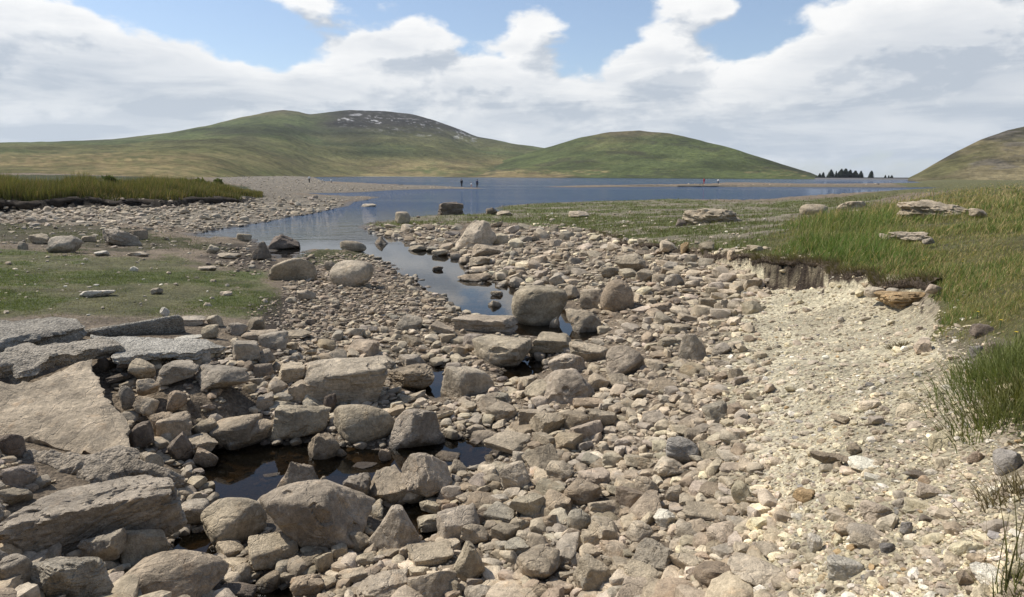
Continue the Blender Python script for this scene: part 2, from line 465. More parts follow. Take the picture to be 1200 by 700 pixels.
def mat_water():
    m, n, b, out = new_mat('water')
    pos = n.new('ShaderNodeNewGeometry').outputs['Position']
    dist = n.vmath('LENGTH', n.vmath('SUBTRACT', pos, (0, 0, 0)))
    sq = n.vmath('MULTIPLY', pos, (1.0, 1.5, 1.0))
    h = n.math('ADD', n.noise(sq, .55, 5, .62), n.math('MULTIPLY', n.noise(sq, 2.6, 3, .6), .35))
    amp = n.ramp(dist, 24, 70, .0015, .42)
    calm = n.ramp(n.noise(n.vmath('MULTIPLY', pos, (.006, .03, 1)), 1.0, 4, .6), .38, .62, .6, 1.1)
    nor = n.bump(h, 1.0, n.math('MULTIPLY', amp, calm))
    fr = n.new('ShaderNodeFresnel'); fr.inputs['IOR'].default_value = 1.33; n.link(nor, fr.inputs['Normal'])
    gl = n.new('ShaderNodeBsdfGlossy'); gl.inputs['Roughness'].default_value = .03; n.link(nor, gl.inputs['Normal'])
    tr = n.new('ShaderNodeBsdfTransparent'); tr.inputs['Color'].default_value = (.48, .385, .265, 1)
    df = n.new('ShaderNodeBsdfDiffuse')
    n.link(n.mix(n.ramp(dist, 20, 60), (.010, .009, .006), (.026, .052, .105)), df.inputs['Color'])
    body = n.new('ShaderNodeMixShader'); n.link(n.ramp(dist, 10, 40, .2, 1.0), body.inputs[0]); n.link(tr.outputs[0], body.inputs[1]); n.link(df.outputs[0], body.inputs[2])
    mx = n.new('ShaderNodeMixShader'); n.link(fr.outputs[0], mx.inputs[0]); n.link(body.outputs[0], mx.inputs[1]); n.link(gl.outputs[0], mx.inputs[2])
    n.link(mx.outputs[0], out.inputs['Surface'])
    n.t.nodes.remove(b)
    return m
# ================================================================ camera, light, sky
cam = bpy.data.cameras.new('camera'); co = bpy.data.objects.new('camera', cam); COL.objects.link(co)
cam.sensor_width = 36; cam.lens = 36 * F / 1200; cam.clip_end = 60000; cam.clip_start = .05
co.matrix_world = Matrix(((_r[0], _u[0], -_f[0], 0), (_r[1], _u[1], -_f[1], 0), (_r[2], _u[2], -_f[2], CAMZ), (0, 0, 0, 1)))
SC.camera = co

SUN_AZ, SUN_EL = math.radians(-66), math.radians(50)       # left of and beyond the view, high
sun_dir = Vector((math.sin(SUN_AZ) * math.cos(SUN_EL), math.cos(SUN_AZ) * math.cos(SUN_EL), math.sin(SUN_EL)))
sl = bpy.data.lights.new('sun', 'SUN'); sl.energy = 4.1; sl.angle = math.radians(.6); sl.color = (1, .95, .87)
so = bpy.data.objects.new('sun', sl); COL.objects.link(so); so.rotation_euler = sun_dir.to_track_quat('Z', 'Y').to_euler(); so.location = (-30, 40, 80)

wd = bpy.data.worlds.new('World'); SC.world = wd; wd.use_nodes = True
wn = N(wd.node_tree)
for nd in list(wd.node_tree.nodes): wd.node_tree.nodes.remove(nd)
sky = wn.new('ShaderNodeTexSky', sky_type='NISHITA'); sky.sun_disc = False; sky.sun_elevation = SUN_EL; sky.sun_rotation = SUN_AZ
sky.altitude = 200; sky.air_density = 1.0; sky.dust_density = .6; sky.ozone_density = 1.6
gd = wn.new('ShaderNodeTexCoord').outputs['Generated']
sx = wn.new('ShaderNodeSeparateXYZ'); wn.link(wn.vmath('NORMALIZE', gd), sx.inputs[0])
el = wn.math('ARCSINE', sx.outputs[2]); az = wn.math('ARCTAN2', sx.outputs[0], sx.outputs[1])
cv = wn.new('ShaderNodeCombineXYZ'); wn.link(az, cv.inputs[0]); wn.link(el, cv.inputs[1])


def azel(px, py):
    d = ray(px, py); d = d / np.linalg.norm(d); return math.atan2(d[0], d[1]), math.asin(d[2])


# (photo x, y, half width, half height, amount): cloud banks and blue gaps, as directions in the sky
BLOBS = [(60, 75, 210, 62, .62), (230, 118, 210, 36, .5), (20, 20, 90, 34, .25), (285, 34, 95, 34, -.8), (200, -8, 90, 20, -.5), (110, 128, 130, 16, .3), (650, 100, 80, 20, .3), (560, 60, 26, 20, -.25),
         (470, 88, 96, 26, .52), (450, 44, 95, 17, .62), (345, 4, 60, 13, .62), (520, 30, 40, 14, .2), (618, 44, 46, 24, .55), (560, 12, 60, 30, -.5), (690, 62, 34, 44, -.55),
         (715, 15, 50, 22, -.35), (765, 72, 62, 28, .56), (828, 10, 38, 16, .5), (880, 34, 40, 44, -.6), (835, 58, 30, 26, -.3), (1010, 62, 100, 48, .66), (1150, 52, 90, 56, .6),
         (940, 2, 40, 22, -.25), (600, 135, 420, 40, .42), (980, 135, 300, 45, .4), (200, 150, 300, 22, .2), (420, 20, 40, 16, -.35)]


def density_group():
    g = bpy.data.node_groups.new('cloud_density', 'ShaderNodeTree')
    g.interface.new_socket('Vector', in_out='INPUT', socket_type='NodeSocketVector')
    g.interface.new_socket('Density', in_out='OUTPUT', socket_type='NodeSocketFloat')
    n = N(g); gi = n.new('NodeGroupInput'); go = n.new('NodeGroupOutput'); v = gi.outputs[0]
    acc = None
    wob = n.vmath('SCALE', n.vmath('SUBTRACT', n.noise(n.vmath('MULTIPLY', v, (9, 16, 1)), 1.0, 3, .55, 'Color'), (.5, .5, .5)), .075)
    vv = n.vmath('ADD', v, wob)
    for (px, py, rx, ry, a) in BLOBS:
        a0, e0 = azel(px, py)
        q = n.vmath('MULTIPLY', n.vmath('SUBTRACT', vv, (a0, e0, 0)), (F / rx, F / ry, 0))
        t = n.math('MULTIPLY', n.math('POWER', .42, n.vmath('DOT_PRODUCT', q, q)), a)
        acc = t if acc is None else n.math('ADD', acc, t)
    sep = n.new('ShaderNodeSeparateXYZ'); n.link(v, sep.inputs[0])
    base = n.ramp(sep.outputs[1], .20, .34, .10, -.34)
    s = n.vmath('MULTIPLY', v, (1, 2.3, 1))
    f = n.math('SUBTRACT', n.noise(s, 6.0, 9, .58, dist=.25), .5)
    f2 = n.math('SUBTRACT', n.noise(n.vmath('MULTIPLY', v, (1, 1.5, 1)), 24, 7, .64), .5)
    d = n.math('ADD', n.math('ADD', acc, base), n.math('ADD', n.math('MULTIPLY', f, 1.7), n.math('MULTIPLY', f2, .55)))
    n.link(d, go.inputs[0])
    return g


DG = density_group()


def dens(vec):
    g = wn.new('ShaderNodeGroup'); g.node_tree = DG; wn.link(vec, g.inputs[0]); return g.outputs[0]


D0 = dens(cv.outputs[0])
D1 = dens(wn.vmath('ADD', cv.outputs[0], (-.016, .026, 0)))
alpha = wn.ramp(D0, .03, .36)
lit = wn.math('ADD', wn.math('MULTIPLY', wn.math('SUBTRACT', D0, D1), 2.9), .50, clamp=True)
thick = wn.ramp(D0, .3, 1.1, 0, .42)
lit = wn.math('SUBTRACT', lit, thick, clamp=True)
streak = wn.ramp(wn.noise(wn.vmath('MULTIPLY', cv.outputs[0], (4.5, 24, 1)), 1.0, 7, .62, dist=.5), .34, .60)
lowk = wn.ramp(el, .05, .22, .55, .12)
lit = wn.math('ADD', wn.math('MULTIPLY', lit, wn.math('SUBTRACT', 1.0, lowk)), wn.math('MULTIPLY', streak, lowk))
CK = 6.9
# broad grey undersides of the cloud decks, by direction
for (px_, py_, rx_, ry_, am_) in [(90, 122, 190, 26, .30), (110, 62, 150, 16, .18), (330, 108, 130, 18, .22), (40, 96, 90, 12, .22), (640, 108, 120, 16, .2), (700, 132, 90, 8, .2), (980, 128, 230, 26, .22), (1090, 78, 60, 22, .2), (470, 54, 70, 9, .16)]:
    a0_, e0_ = azel(px_, py_)
    q_ = wn.vmath('MULTIPLY', wn.vmath('SUBTRACT', wn.vmath('ADD', cv.outputs[0], wn.vmath('SCALE', wn.vmath('SUBTRACT', wn.noise(wn.vmath('MULTIPLY', cv.outputs[0], (7, 20, 1)), 1.0, 4, .6, 'Color'), (.5, .5, .5)), .12)), (a0_, e0_, 0)), (F / rx_, F / ry_, 0))
    lit = wn.math('SUBTRACT', lit, wn.math('MULTIPLY', wn.math('POWER', .42, wn.vmath('DOT_PRODUCT', q_, q_)), am_ * 1.15), clamp=True)
ccol = wn.mix(lit, (.50 * CK, .55 * CK, .62 * CK), (1.0 * CK, .99 * CK, .97 * CK))
skyc = wn.mix(.12, wn.mix(1.0, sky.outputs[0], (.80, .82, .86), 'MULTIPLY'), (.8 * CK, .85 * CK, .9 * CK))
# pale air low over the horizon
hz = wn.ramp(el, -.02, .11, .6, 0)
ctmp = wn.mix(wn.math('MULTIPLY', alpha, .93), skyc, ccol)
fin = wn.mix(hz, ctmp, (.50 * CK, .585 * CK, .70 * CK))
bg = wn.new('ShaderNodeBackground'); wn.link(fin, bg.inputs[0]); bg.inputs[1].default_value = .115
ow = wn.new('ShaderNodeOutputWorld'); wn.link(bg.outputs[0], ow.inputs[0])
SC.view_settings.view_transform = 'Standard'; SC.view_settings.look = 'None'; SC.view_settings.exposure = EXPOSURE; SC.view_settings.gamma = 1

# ================================================================ materials
M_ROCK = mat_rock('rock'); M_STONE = mat_rock('loose_stone', .35)
M_GROUND = mat_ground(); M_CONC = mat_concrete(); M_HILL = mat_hill(); M_WATER = mat_water(); M_GRASS = mat_grass('grass_blades')

# ================================================================ ground
TALL = [(893, 303), (905, 272), (955, 254), (1000, 247), (1050, 238), (1100, 227), (1150, 219), (1200, 214), (1560, 205), (2700, 215), (2700, 900), (1560, 900), (1400, 700), (1260, 600), (1215, 530), (1196, 500), (1182, 478), (1170, 455),
        (1190, 432), (1150, 412), (1100, 392), (1092, 372), (1106, 350), (1085, 335), (1010, 321), (950, 309)]
LOWT = [(420, 264), (480, 255), (560, 248), (590, 240), (700, 234), (780, 233), (880, 237), (1000, 231), (1060, 224), (1000, 247), (905, 272), (893, 302), (850, 298), (800, 292), (740, 284), (690, 270), (640, 262), (540, 261), (470, 266)]
TURF = [(-400, 284), (-60, 290), (60, 296), (150, 300), (215, 302), (240, 316), (300, 322), (330, 348), (310, 366), (240, 368), (215, 366), (100, 378), (60, 371), (-60, 372), (-400, 380)]
TURF2 = [(-400, 262), (60, 262), (150, 268), (235, 283), (290, 285), (275, 296), (200, 292), (90, 290), (0, 283), (-400, 280)]
TONGUE = [(348, 297), (365, 294), (425, 294), (436, 300), (420, 306), (380, 309), (350, 306)]
MUD = [(300, 345), (335, 352), (372, 345), (378, 372), (350, 392), (340, 420), (318, 418), (300, 392), (290, 372)]
MUD2 = [(235, 290), (300, 282), (325, 300), (330, 322), (300, 322), (255, 312)]
SHORE = [(-500, 231), (0, 232), (150, 232.5), (300, 232.5), (395, 236), (406, 240), (370, 251), (287, 266), (235, 273), (180, 264), (0, 258), (-500, 258)]
SCREE = [(800, 293), (870, 300), (950, 310), (1080, 336), (1100, 372), (1190, 434), (1180, 480), (1230, 560), (1330, 900), (900, 900), (880, 640), (850, 540), (860, 450), (830, 370), (850, 320)]
DUST = [(870, 430), (930, 415), (960, 440), (940, 520), (880, 600), (850, 600), (860, 500)]
MIDG = [(330, 310), (430, 296), (500, 338), (545, 366), (530, 376), (450, 376), (380, 400), (330, 392), (345, 350)]
LBANK = [(-600, 231), (-600, 205), (60, 205), (200, 208), (290, 219), (312, 231), (280, 231), (100, 230.5)]
FARG = [(250, 206), (366, 207), (388, 215), (500, 218), (575, 220.5), (540, 222.5), (420, 226), (345, 227), (338, 229), (450, 231), (400, 237), (300, 232), (290, 218), (250, 212)]


def ground_colour(X, Y, Z, SD, E1, E2):
    px, py, dep = proj(X, Y, Z)
    px = np.where(Y < .3, 600 + 900 * np.sign(X), px); py = np.where(Y < .3, 800, py)
    sc = np.clip((py - 200) / 200, .03, 1.2)
    jx = fbm(X * .8, Y * .8, octaves=4, seed=31) * 34 * np.maximum(sc, .25); jy = fbm(X * .8, Y * .8, octaves=4, seed=32) * 22 * sc
    qx, qy = px + jx, py + jy
    C = np.empty(X.shape + (3,)); C[:] = (.185, .145, .102)
    n1 = fbm(X * .5, Y * .5, octaves=5, seed=41); n2 = fbm(X * 3, Y * 3, octaves=4, seed=42)

    def put(poly, c, k=1.0, soft=0):
        if soft:
            kk = np.zeros(X.shape)
            for a in range(8):
                f = (.5 if a % 2 else 1.0) * soft * np.maximum(sc, .15)
                kk += inpoly(qx + f * math.cos(a * .785), qy + .6 * f * math.sin(a * .785), poly)
            kk = sstep(.15, .85, kk / 8 + .35 * n2 * (kk > 0) * (kk < 8)) * k
            m = kk > .002
        else:
            m = inpoly(qx, qy, poly)
            kk = (k if np.ndim(k) else np.full(X.shape, k))
        C[m] = C[m] * (1 - kk[m][:, None]) + np.asarray(c if np.ndim(c) == 1 else c[m]) * kk[m][:, None]
    put(FARG, (.175, .15, .115)); put(SHORE, (.205, .175, .132)); put(MIDG, (.165, .130, .094), 1, 24)
    put(SCREE, (.50, .44, .305), 1, 64); put(DUST, (.52, .46, .33), 1, 50)
    pt = sstep(.02, .30, fbm(X * 1.3, Y * 1.3, octaves=4, seed=47))[..., None] * inpoly(px, py, SCREE)[..., None]
    C = C * (1 - .3 * pt) + np.array((.26, .215, .15)) * .3 * pt
    g1 = np.stack([.095 + .03 * n2, .105 + .02 * n2, .040 + .01 * n2], -1)
    brown = sstep(-.05, .35, n1 + .3 * n2)[..., None]
    put(TURF, g1 * (1 - .38 * brown) + np.array((.15, .115, .075)) * .38 * brown, 1, 16)
    put(TURF2, np.array((.075, .068, .034)) * (1 - .5 * brown) + np.array((.10, .08, .055)) * .5 * brown)
    put(TONGUE, (.085, .08, .04))
    put(MUD, (.045, .034, .025), .9, 20); put(MUD2, (.055, .043, .032), .8, 20)
    lw = sstep(-.25, .12, n1 + .5 * n2)[..., None]
    put(LOWT, np.array((.20, .172, .12)) * (1 - lw) + np.array((.105, .115, .042)) * lw)
    put(TALL, np.stack([.10 + .03 * n2, .092 + .02 * n2, .036 + .0 * n2], -1))
    put([(1030, 200), (2700, 200), (2700, 226), (1200, 219), (1130, 222), (1060, 228), (1000, 236), (930, 239), (960, 234), (1050, 222), (1050, 217)], np.stack([.115 + .03 * n2, .11 + .02 * n2, .048 + 0 * n2], -1))
    put([(620, 220.5), (800, 217), (1060, 217), (1060, 220.5)], (.15, .125, .085))
    put(LBANK, (.05, .055, .022))
    bare = [(1105, 385), (1150, 372), (1200, 410), (1210, 440), (1180, 450), (1120, 420)]
    put(bare, (.16, .135, .10), .7)
    # peat in the broken edges
    onE = (Y > 3) & (px > 660) & (px < 1082)
    C[onE & (E1 > -.07) & (E1 < .10)] = (.075, .056, .040)
    big = onE & (px > 895) & (px < 966) & (E1 > -.2) & (E1 < .06)
    mot = sstep(-.12, .12, fbm(X * 7, Y * 7, Z * 7, octaves=4, seed=49))[..., None]
    C = np.where(big[..., None], np.array((.045, .033, .024)) * (1 - mot) + np.array((.17, .14, .095)) * mot, C)
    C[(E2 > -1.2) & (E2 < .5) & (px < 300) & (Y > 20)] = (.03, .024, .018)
    w = (SD < 0)[..., None]
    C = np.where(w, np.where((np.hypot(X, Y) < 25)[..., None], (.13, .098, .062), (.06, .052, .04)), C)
    return np.clip(C, .01, .9)


def build_ground():
    rr = [0.25]
    while rr[-1] < 150: rr.append(rr[-1] * 1.0048)
    while rr[-1] < 1400: rr.append(rr[-1] * 1.014)
    while rr[-1] < 2400: rr.append(rr[-1] * 1.06)
    rr = np.array(rr)
    aa = np.concatenate([np.radians(np.arange(-180, -52, 4)), np.radians(np.linspace(-52, 52, 1050)), np.radians(np.arange(56, 180, 4))])
    R, A = np.meshgrid(rr, aa, indexing='ij')
    X, Y = R * np.sin(A), R * np.cos(A)
    Z, SD, E1, E2 = height(X, Y, True)
    C = ground_colour(X, Y, Z, SD, E1, E2)
    nr, na = R.shape
    i, j = np.meshgrid(np.arange(nr - 1), np.arange(na), indexing='ij')
    j2 = (j + 1) % na
    q = np.stack([i * na + j, i * na + j2, (i + 1) * na + j2, (i + 1) * na + j], -1).reshape(-1, 4)[:, ::-1]
    V = np.stack([X, Y, Z], -1).reshape(-1, 3)
    link('ground', make_mesh('ground', V, q, C.reshape(-1, 3)), M_GROUND, kind='structure')


build_ground()

# ================================================================ water: one sheet at lake level
def build_water():
    xs = np.array([-900., 900.]); ys = np.array([1.5, 990.])
    V = np.array([(-900, 1.5, 0), (900, 1.5, 0), (900, 985, 0), (-900, 985, 0)], float)
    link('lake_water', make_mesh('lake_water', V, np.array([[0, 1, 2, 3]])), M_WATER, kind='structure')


build_water()

# ================================================================ hills
def build_hill(prof, r0f, Rf, name, back, seed, colour, foot=-1.5, bump=3.0, g=1.35):
    P = np.array(prof, float)
    pxs = np.linspace(P[0, 0], P[-1, 0], 1000)
    # smooth profile
    pys = np.interp(pxs, P[:, 0], P[:, 1])
    k = np.exp(-np.linspace(-2, 2, 11) ** 2); k /= k.sum()
    pys = np.convolve(np.pad(pys, 5, mode='edge'), k, 'valid')
    d = ray(pxs, pys); a = np.arctan2(d[:, 0], d[:, 1]); te = d[:, 2] / np.hypot(d[:, 0], d[:, 1])
    r0 = r0f(pxs); R = Rf(pxs); H = CAMZ + te * R
    t = np.concatenate([np.linspace(0, 1, 230), 1 + np.linspace(.02, 1, 30) * back])
    T, Ai = np.meshgrid(t, a, indexing='ij')
    rad = r0[None] + (R - r0)[None] * T
    up = np.where(T <= 1, np.clip(T, 0, 1) ** g, np.cos(np.clip((T - 1) / back, 0, 1) * math.pi) * .5 + .5)
    Z = foot + (H[None] - foot) * up
    X, Y = rad * np.sin(Ai), rad * np.cos(Ai)
    lim = np.clip(np.minimum(T, 1.15 - T) * 3, 0, 1) * np.clip((H[None] - CAMZ) / 40, .12, 1)
    Z = Z + fbm(X / 120, Y / 120, octaves=6, seed=seed) * bump * 2.2 * lim
    px, py, _ = proj(X, Y, Z)
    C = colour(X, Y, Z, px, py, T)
    nr, na = T.shape
    i, j = np.meshgrid(np.arange(nr - 1), np.arange(na - 1), indexing='ij')
    q = np.stack([i * na + j, (i + 1) * na + j, (i + 1) * na + j + 1, i * na + j + 1], -1).reshape(-1, 4)[:, ::-1]
    return link(name, make_mesh(name, np.stack([X, Y, Z], -1).reshape(-1, 3), q, np.clip(C.reshape(-1, 3), .01, .8)), M_HILL, kind='structure')


def lerp(a, b, k): return np.asarray(a) * (1 - k[..., None]) + np.asarray(b) * k[..., None]


GREEN, OLIVE, STRAW, HEATH, SCAR = (.080, .096, .033), (.112, .110, .042), (.270, .205, .098), (.032, .028, .023), (.42, .41, .40)


def col_main(X, Y, Z, px, py, T):
    r = np.hypot(X, Y)
    big = fbm(X / 260, Y / 260, octaves=5, seed=51); mid = fbm(X / 60, Y / 60, octaves=5, seed=52); fine = fbm(px * .12, py * .5, octaves=4, seed=53)
    C = lerp(GREEN, OLIVE, sstep(-.3, .3, big + .4 * mid))
    low = sstep(176, 190, py + 9 * big + 4 * fine) * sstep(420, 120, px) * .9
    C = lerp(*(C, STRAW), low * (.55 + .45 * sstep(-.3, .25, fine)))
    low2 = sstep(184, 198, py + 7 * big) * sstep(120, 500, px) * sstep(-.25, .35, big + .5 * fine) * .75
    C = lerp(C, STRAW, low2)
    band = sstep(-.05, .3, fbm(px * .01, py * .12, octaves=4, seed=58)) * sstep(180, 200, py) * .55
    C = lerp(C, (.085, .095, .032), band)
    heath = sstep(174, 150, py + 16 * big + 12 * mid) * sstep(330, 420, px + 60 * big) * sstep(640, 590, px)
    C = lerp(C, HEATH, heath * .95)
    heath2 = sstep(.12, .42, mid + .35 * big) * sstep(178, 150, py) * .55
    C = lerp(C, HEATH, heath2)
    cloud_shade = np.exp(-((px - 330 - 60 * big) / 95) ** 2 - ((py - 154 - 5 * big) / 5) ** 2) + np.exp(-((px - 440 - 60 * big) / 60) ** 2 - ((py - 178 - 4 * big) / 4) ** 2)  # two cloud shadows on the slope, painted into the hill colour
    C = lerp(C, (.034, .042, .016), np.clip(cloud_shade, 0, 1) * .85)
    top = sstep(142, 130, py + 4 * mid) * sstep(370, 330, px) * .6
    C = lerp(C, (.135, .11, .055), top)
    sc = ((px > 396) & (px < 560)) * sstep(.10, .30, fbm(px * .22, py * .8, octaves=5, seed=55, gain=.65)) * sstep(-.2, .2, fbm(px * .05, py * .15, octaves=3, seed=57)) * np.exp(-((py - (142 + (px - 440) * .13)) / 8) ** 2)
    C = lerp(C, SCAR, np.clip(sc * .95, 0, 1))
    return C


def col_knoll(X, Y, Z, px, py, T):
    big = fbm(X / 180, Y / 180, octaves=5, seed=61); mid = fbm(X / 40, Y / 40, octaves=5, seed=62); fine = fbm(px * .12, py * .5, octaves=4, seed=63)
    C = lerp(GREEN, OLIVE, sstep(-.25, .35, big + .4 * mid))
    C = lerp(C, (.12, .085, .05), sstep(163, 154, py + 4 * mid) * .7)
    C = lerp(C, STRAW, sstep(194, 203, py + 5 * big) * sstep(-.2, .3, big + .6 * fine) * .8)
    C = lerp(C, HEATH, sstep(.15, .45, mid) * .45)
    C = lerp(C, HEATH, sstep(860, 930, px) * sstep(6, 1, py - np.interp(px, [850, 960], [173, 207])) * .5)
    return C


def col_right(X, Y, Z, px, py, T):
    big = fbm(X / 90, Y / 90, octaves=5, seed=71); mid = fbm(X / 25, Y / 25, octaves=5, seed=72)
    C = lerp((.135, .125, .055), (.20, .165, .09), sstep(-.3, .3, big + .5 * mid))
    s = sstep(.0, .35, fbm((px + py) * .012, py * .07, octaves=4, seed=73))
    C = lerp(C, (.055, .05, .038), s * .75)
    return lerp(C, (.17, .15, .13), sstep(.2, .5, mid) * .5)


PROF_A = [(-700, 176), (-400, 172), (-150, 169.5), (0, 168), (60, 167), (130, 164), (200, 155.5), (240, 147.5), (280, 137.5), (310, 131), (332, 128.5), (350, 131), (362, 134.5), (380, 133), (412, 129), (450, 130.5),
          (482, 133.5), (510, 141), (532, 149), (560, 160), (600, 168.5), (650, 176), (720, 188), (800, 202)]
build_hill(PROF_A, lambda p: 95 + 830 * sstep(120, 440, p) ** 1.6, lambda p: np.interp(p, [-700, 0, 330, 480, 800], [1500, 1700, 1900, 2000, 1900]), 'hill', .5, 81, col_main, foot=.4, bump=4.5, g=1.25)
PROF_B = [(520, 207), (580, 190), (620, 178), (650, 170.5), (680, 161.5), (715, 154.5), (750, 152.5), (785, 156), (840, 170), (880, 181.5), (920, 193.5), (950, 202.5), (964, 208.5)]
build_hill(PROF_B, lambda p: np.full(p.shape, 915.), lambda p: np.interp(p, [520, 750, 964], [1300, 1350, 1000]), 'hill', .5, 82, col_knoll, foot=.2, bump=3.0, g=1.15)
PROF_C = [(1064, 209), (1078, 202), (1095, 192), (1120, 178), (1150, 163.5), (1180, 153), (1200, 149), (1260, 138), (1350, 128), (1500, 118), (1700, 120)]
build_hill(PROF_C, lambda p: np.full(p.shape, 560.), lambda p: np.interp(p, [1064, 1200, 1700], [640, 760, 900]), 'hill', .5, 83, col_right, foot=.2, bump=2.5, g=1.0)

# ================================================================ dam and the conifers behind it
def box_mesh(x0, x1, y0, y1, z0, z1, name):
    V = [(x, y, z) for x in (x0, x1) for y in (y0, y1) for z in (z0, z1)]
    Fq = [(0, 1, 3, 2), (4, 6, 7, 5), (0, 4, 5, 1), (2, 3, 7, 6), (0, 2, 6, 4), (1, 5, 7, 3)]
    return make_mesh(name, np.array(V, float), np.array(Fq), smooth=False)


a0 = at_z(955, 209.9, 0.0); a1 = at_z(1130, 210.5, 0.0)
k0 = 905 / np.hypot(a0[0], a0[1]); k1 = 905 / np.hypot(a1[0], a1[1])
p0, p1 = a0[:2] * k0, a1[:2] * k1
dv = p1 - p0; Ld = float(np.hypot(*dv)); rz = math.atan2(dv[1], dv[0])
dam = empty('dam', (p0[0], p0[1], 0), 'long low grey dam wall closing the far end of the lake', 'dam', rz=rz)
M_DAM = mat_plain('dam_stone', (.13, .125, .12)); M_DARK = mat_plain('dark_stone', (.07, .065, .06))
Vd = np.array([(0, -7, -2), (Ld, -7, -2), (Ld, 0, 1.7), (0, 0, 1.7), (0, 6, 1.7), (Ld, 6, 1.7), (Ld, 14, -4), (0, 14, -4)], float)
link('face', make_mesh('face', Vd, np.array([(0, 1, 2, 3), (3, 2, 5, 4), (4, 5, 6, 7), (0, 3, 4, 7), (1, 6, 5, 2), (0, 7, 6, 1)]), smooth=False), M_DAM, dam)
link('parapet', box_mesh(0, Ld, .2, .8, 1.703, 2.6, 'parapet'), M_DARK, dam)

M_NEEDLE = mat_grass('pine_needles'); M_BARK = mat_plain('bark', (.06, .045, .035))


def conifer(px, top, base_z, width_px, dist, label, seed):
    r = np.random.default_rng(seed)
    d = ray(px, 207.0); p = d[:2] / np.hypot(d[0], d[1]) * dist
    dd = ray(px, top); H = CAMZ + dd[2] / np.hypot(dd[0], dd[1]) * dist - base_z
    Wd = width_px / F * dist / 2
    t = empty('pine_tree', (p[0], p[1], base_z), label, 'tree', 'dark conifers beyond the dam')
    an = np.linspace(0, 2 * math.pi, 7)[:-1]
    V = np.concatenate([np.stack([np.cos(an) * .28 * q, np.sin(an) * .28 * q, np.full(6, z)], 1) for q, z in ((1, -.5), (.7, H * .4), (.15, H * .96))])
    fq = np.array([(k * 6 + i, k * 6 + (i + 1) % 6, k * 6 + 6 + (i + 1) % 6, k * 6 + 6 + i) for k in range(2) for i in range(6)])
    link('trunk', make_mesh('trunk', V, fq), M_BARK, t)
    VV, FF, CC = [], [], []
    nb = 800; kk = r.uniform(.7, 1.9); ex = r.uniform(.55, 1.0)
    for i in range(nb):
        h = r.uniform(.05, 1)
        rad = Wd * (1.35 if 984 < px < 1004 else 1.3) * min(1, (1.06 - h) * kk * (1.5 if 984 < px < 1004 else 1)) ** ex * min(1, .45 + h * 3) * r.uniform(.4, 1.12) + .1
        a = r.uniform(0, 2 * math.pi); z = h * H
        tip = np.array([math.cos(a) * rad, math.sin(a) * rad, z - rad * .25 + r.normal(0, .15)])
        mid = np.array([math.cos(a) * rad * .25, math.sin(a) * rad * .25, z + .2])
        sd = np.array([-math.sin(a), math.cos(a), 0]) * (.18 + .28 * rad) * r.uniform(.6, 1.2)
        k = len(VV); VV += [mid, tip * .7 + mid * .3 + sd, tip, tip * .7 + mid * .3 - sd]; FF.append((k, k + 1, k + 2, k + 3))
        c = np.array((.034, .046, .030)) * r.uniform(.6, 1.5); CC += [c] * 4
    link('crown', make_mesh('crown', np.array(VV), np.array(FF), np.array(CC), smooth=False), M_NEEDLE, t)


for k, (px, top, w, lab) in enumerate([
    (960.5, 203.2, 5, 'smallest dark conifer at the foot of the round green hill'), (964.5, 202.0, 5, 'second little dark conifer out from the round green hill'),
    (973.5, 198.8, 8, 'bushy dark conifer between the round hill and the dense clump'), (979.6, 200.5, 4, 'thin dark conifer just before the dense clump'),
    (985.5, 198.0, 8, 'first and tallest conifer of the dense clump above the dam'), (990.5, 197.6, 8, 'second conifer inside the dense clump above the dam'),
    (996, 199.0, 8, 'third conifer inside the dense clump above the dam'), (1002, 200.0, 7, 'last conifer at the far end of the dense clump'),
    (1008.6, 200.4, 6, 'pointed conifer standing just clear of the dense clump'), (1020.8, 200.2, 7, 'lone pointed conifer in the middle of the dam skyline'),
    (1037.5, 205.3, 4, 'tiny distant conifer nearest to the lone pointed one'), (1041.5, 205.6, 4, 'tiny distant conifer in the middle of its row of three'), (1045, 205.4, 4, 'tiny distant conifer nearest to the bare slope')]):
    conifer(px, top, -1.5, w, 960 + 6 * k, lab, 300 + k)

# ================================================================ the air between here and the hills
hz_me = box_mesh(-2640, 2640, -2640, 2900, -26, 215, 'haze')
M_HAZE = bpy.data.materials.new('haze'); M_HAZE.use_nodes = True
_hn = N(M_HAZE.node_tree)
for nd in list(M_HAZE.node_tree.nodes): M_HAZE.node_tree.nodes.remove(nd)
_pv = _hn.new('ShaderNodeVolumePrincipled'); _pv.inputs['Density'].default_value = .00005; _pv.inputs['Color'].default_value = (.86, .92, 1, 1); _pv.inputs['Anisotropy'].default_value = .2
_ho = _hn.new('ShaderNodeOutputMaterial'); _hn.link(_pv.outputs[0], _ho.inputs['Volume'])
link('haze', hz_me, M_HAZE, kind='stuff')
# ================================================================ stones
def ico(sub):
    bm = bmesh.new(); bmesh.ops.create_icosphere(bm, subdivisions=sub, radius=1.0)
    V = np.array([v.co[:] for v in bm.verts]); Fc = np.array([[v.index for v in f.verts] for f in bm.faces]); bm.free()
    return V / np.linalg.norm(V, axis=1, keepdims=True), Fc


ICO = {k: ico(k) for k in (1, 2, 3, 4, 5, 6)}


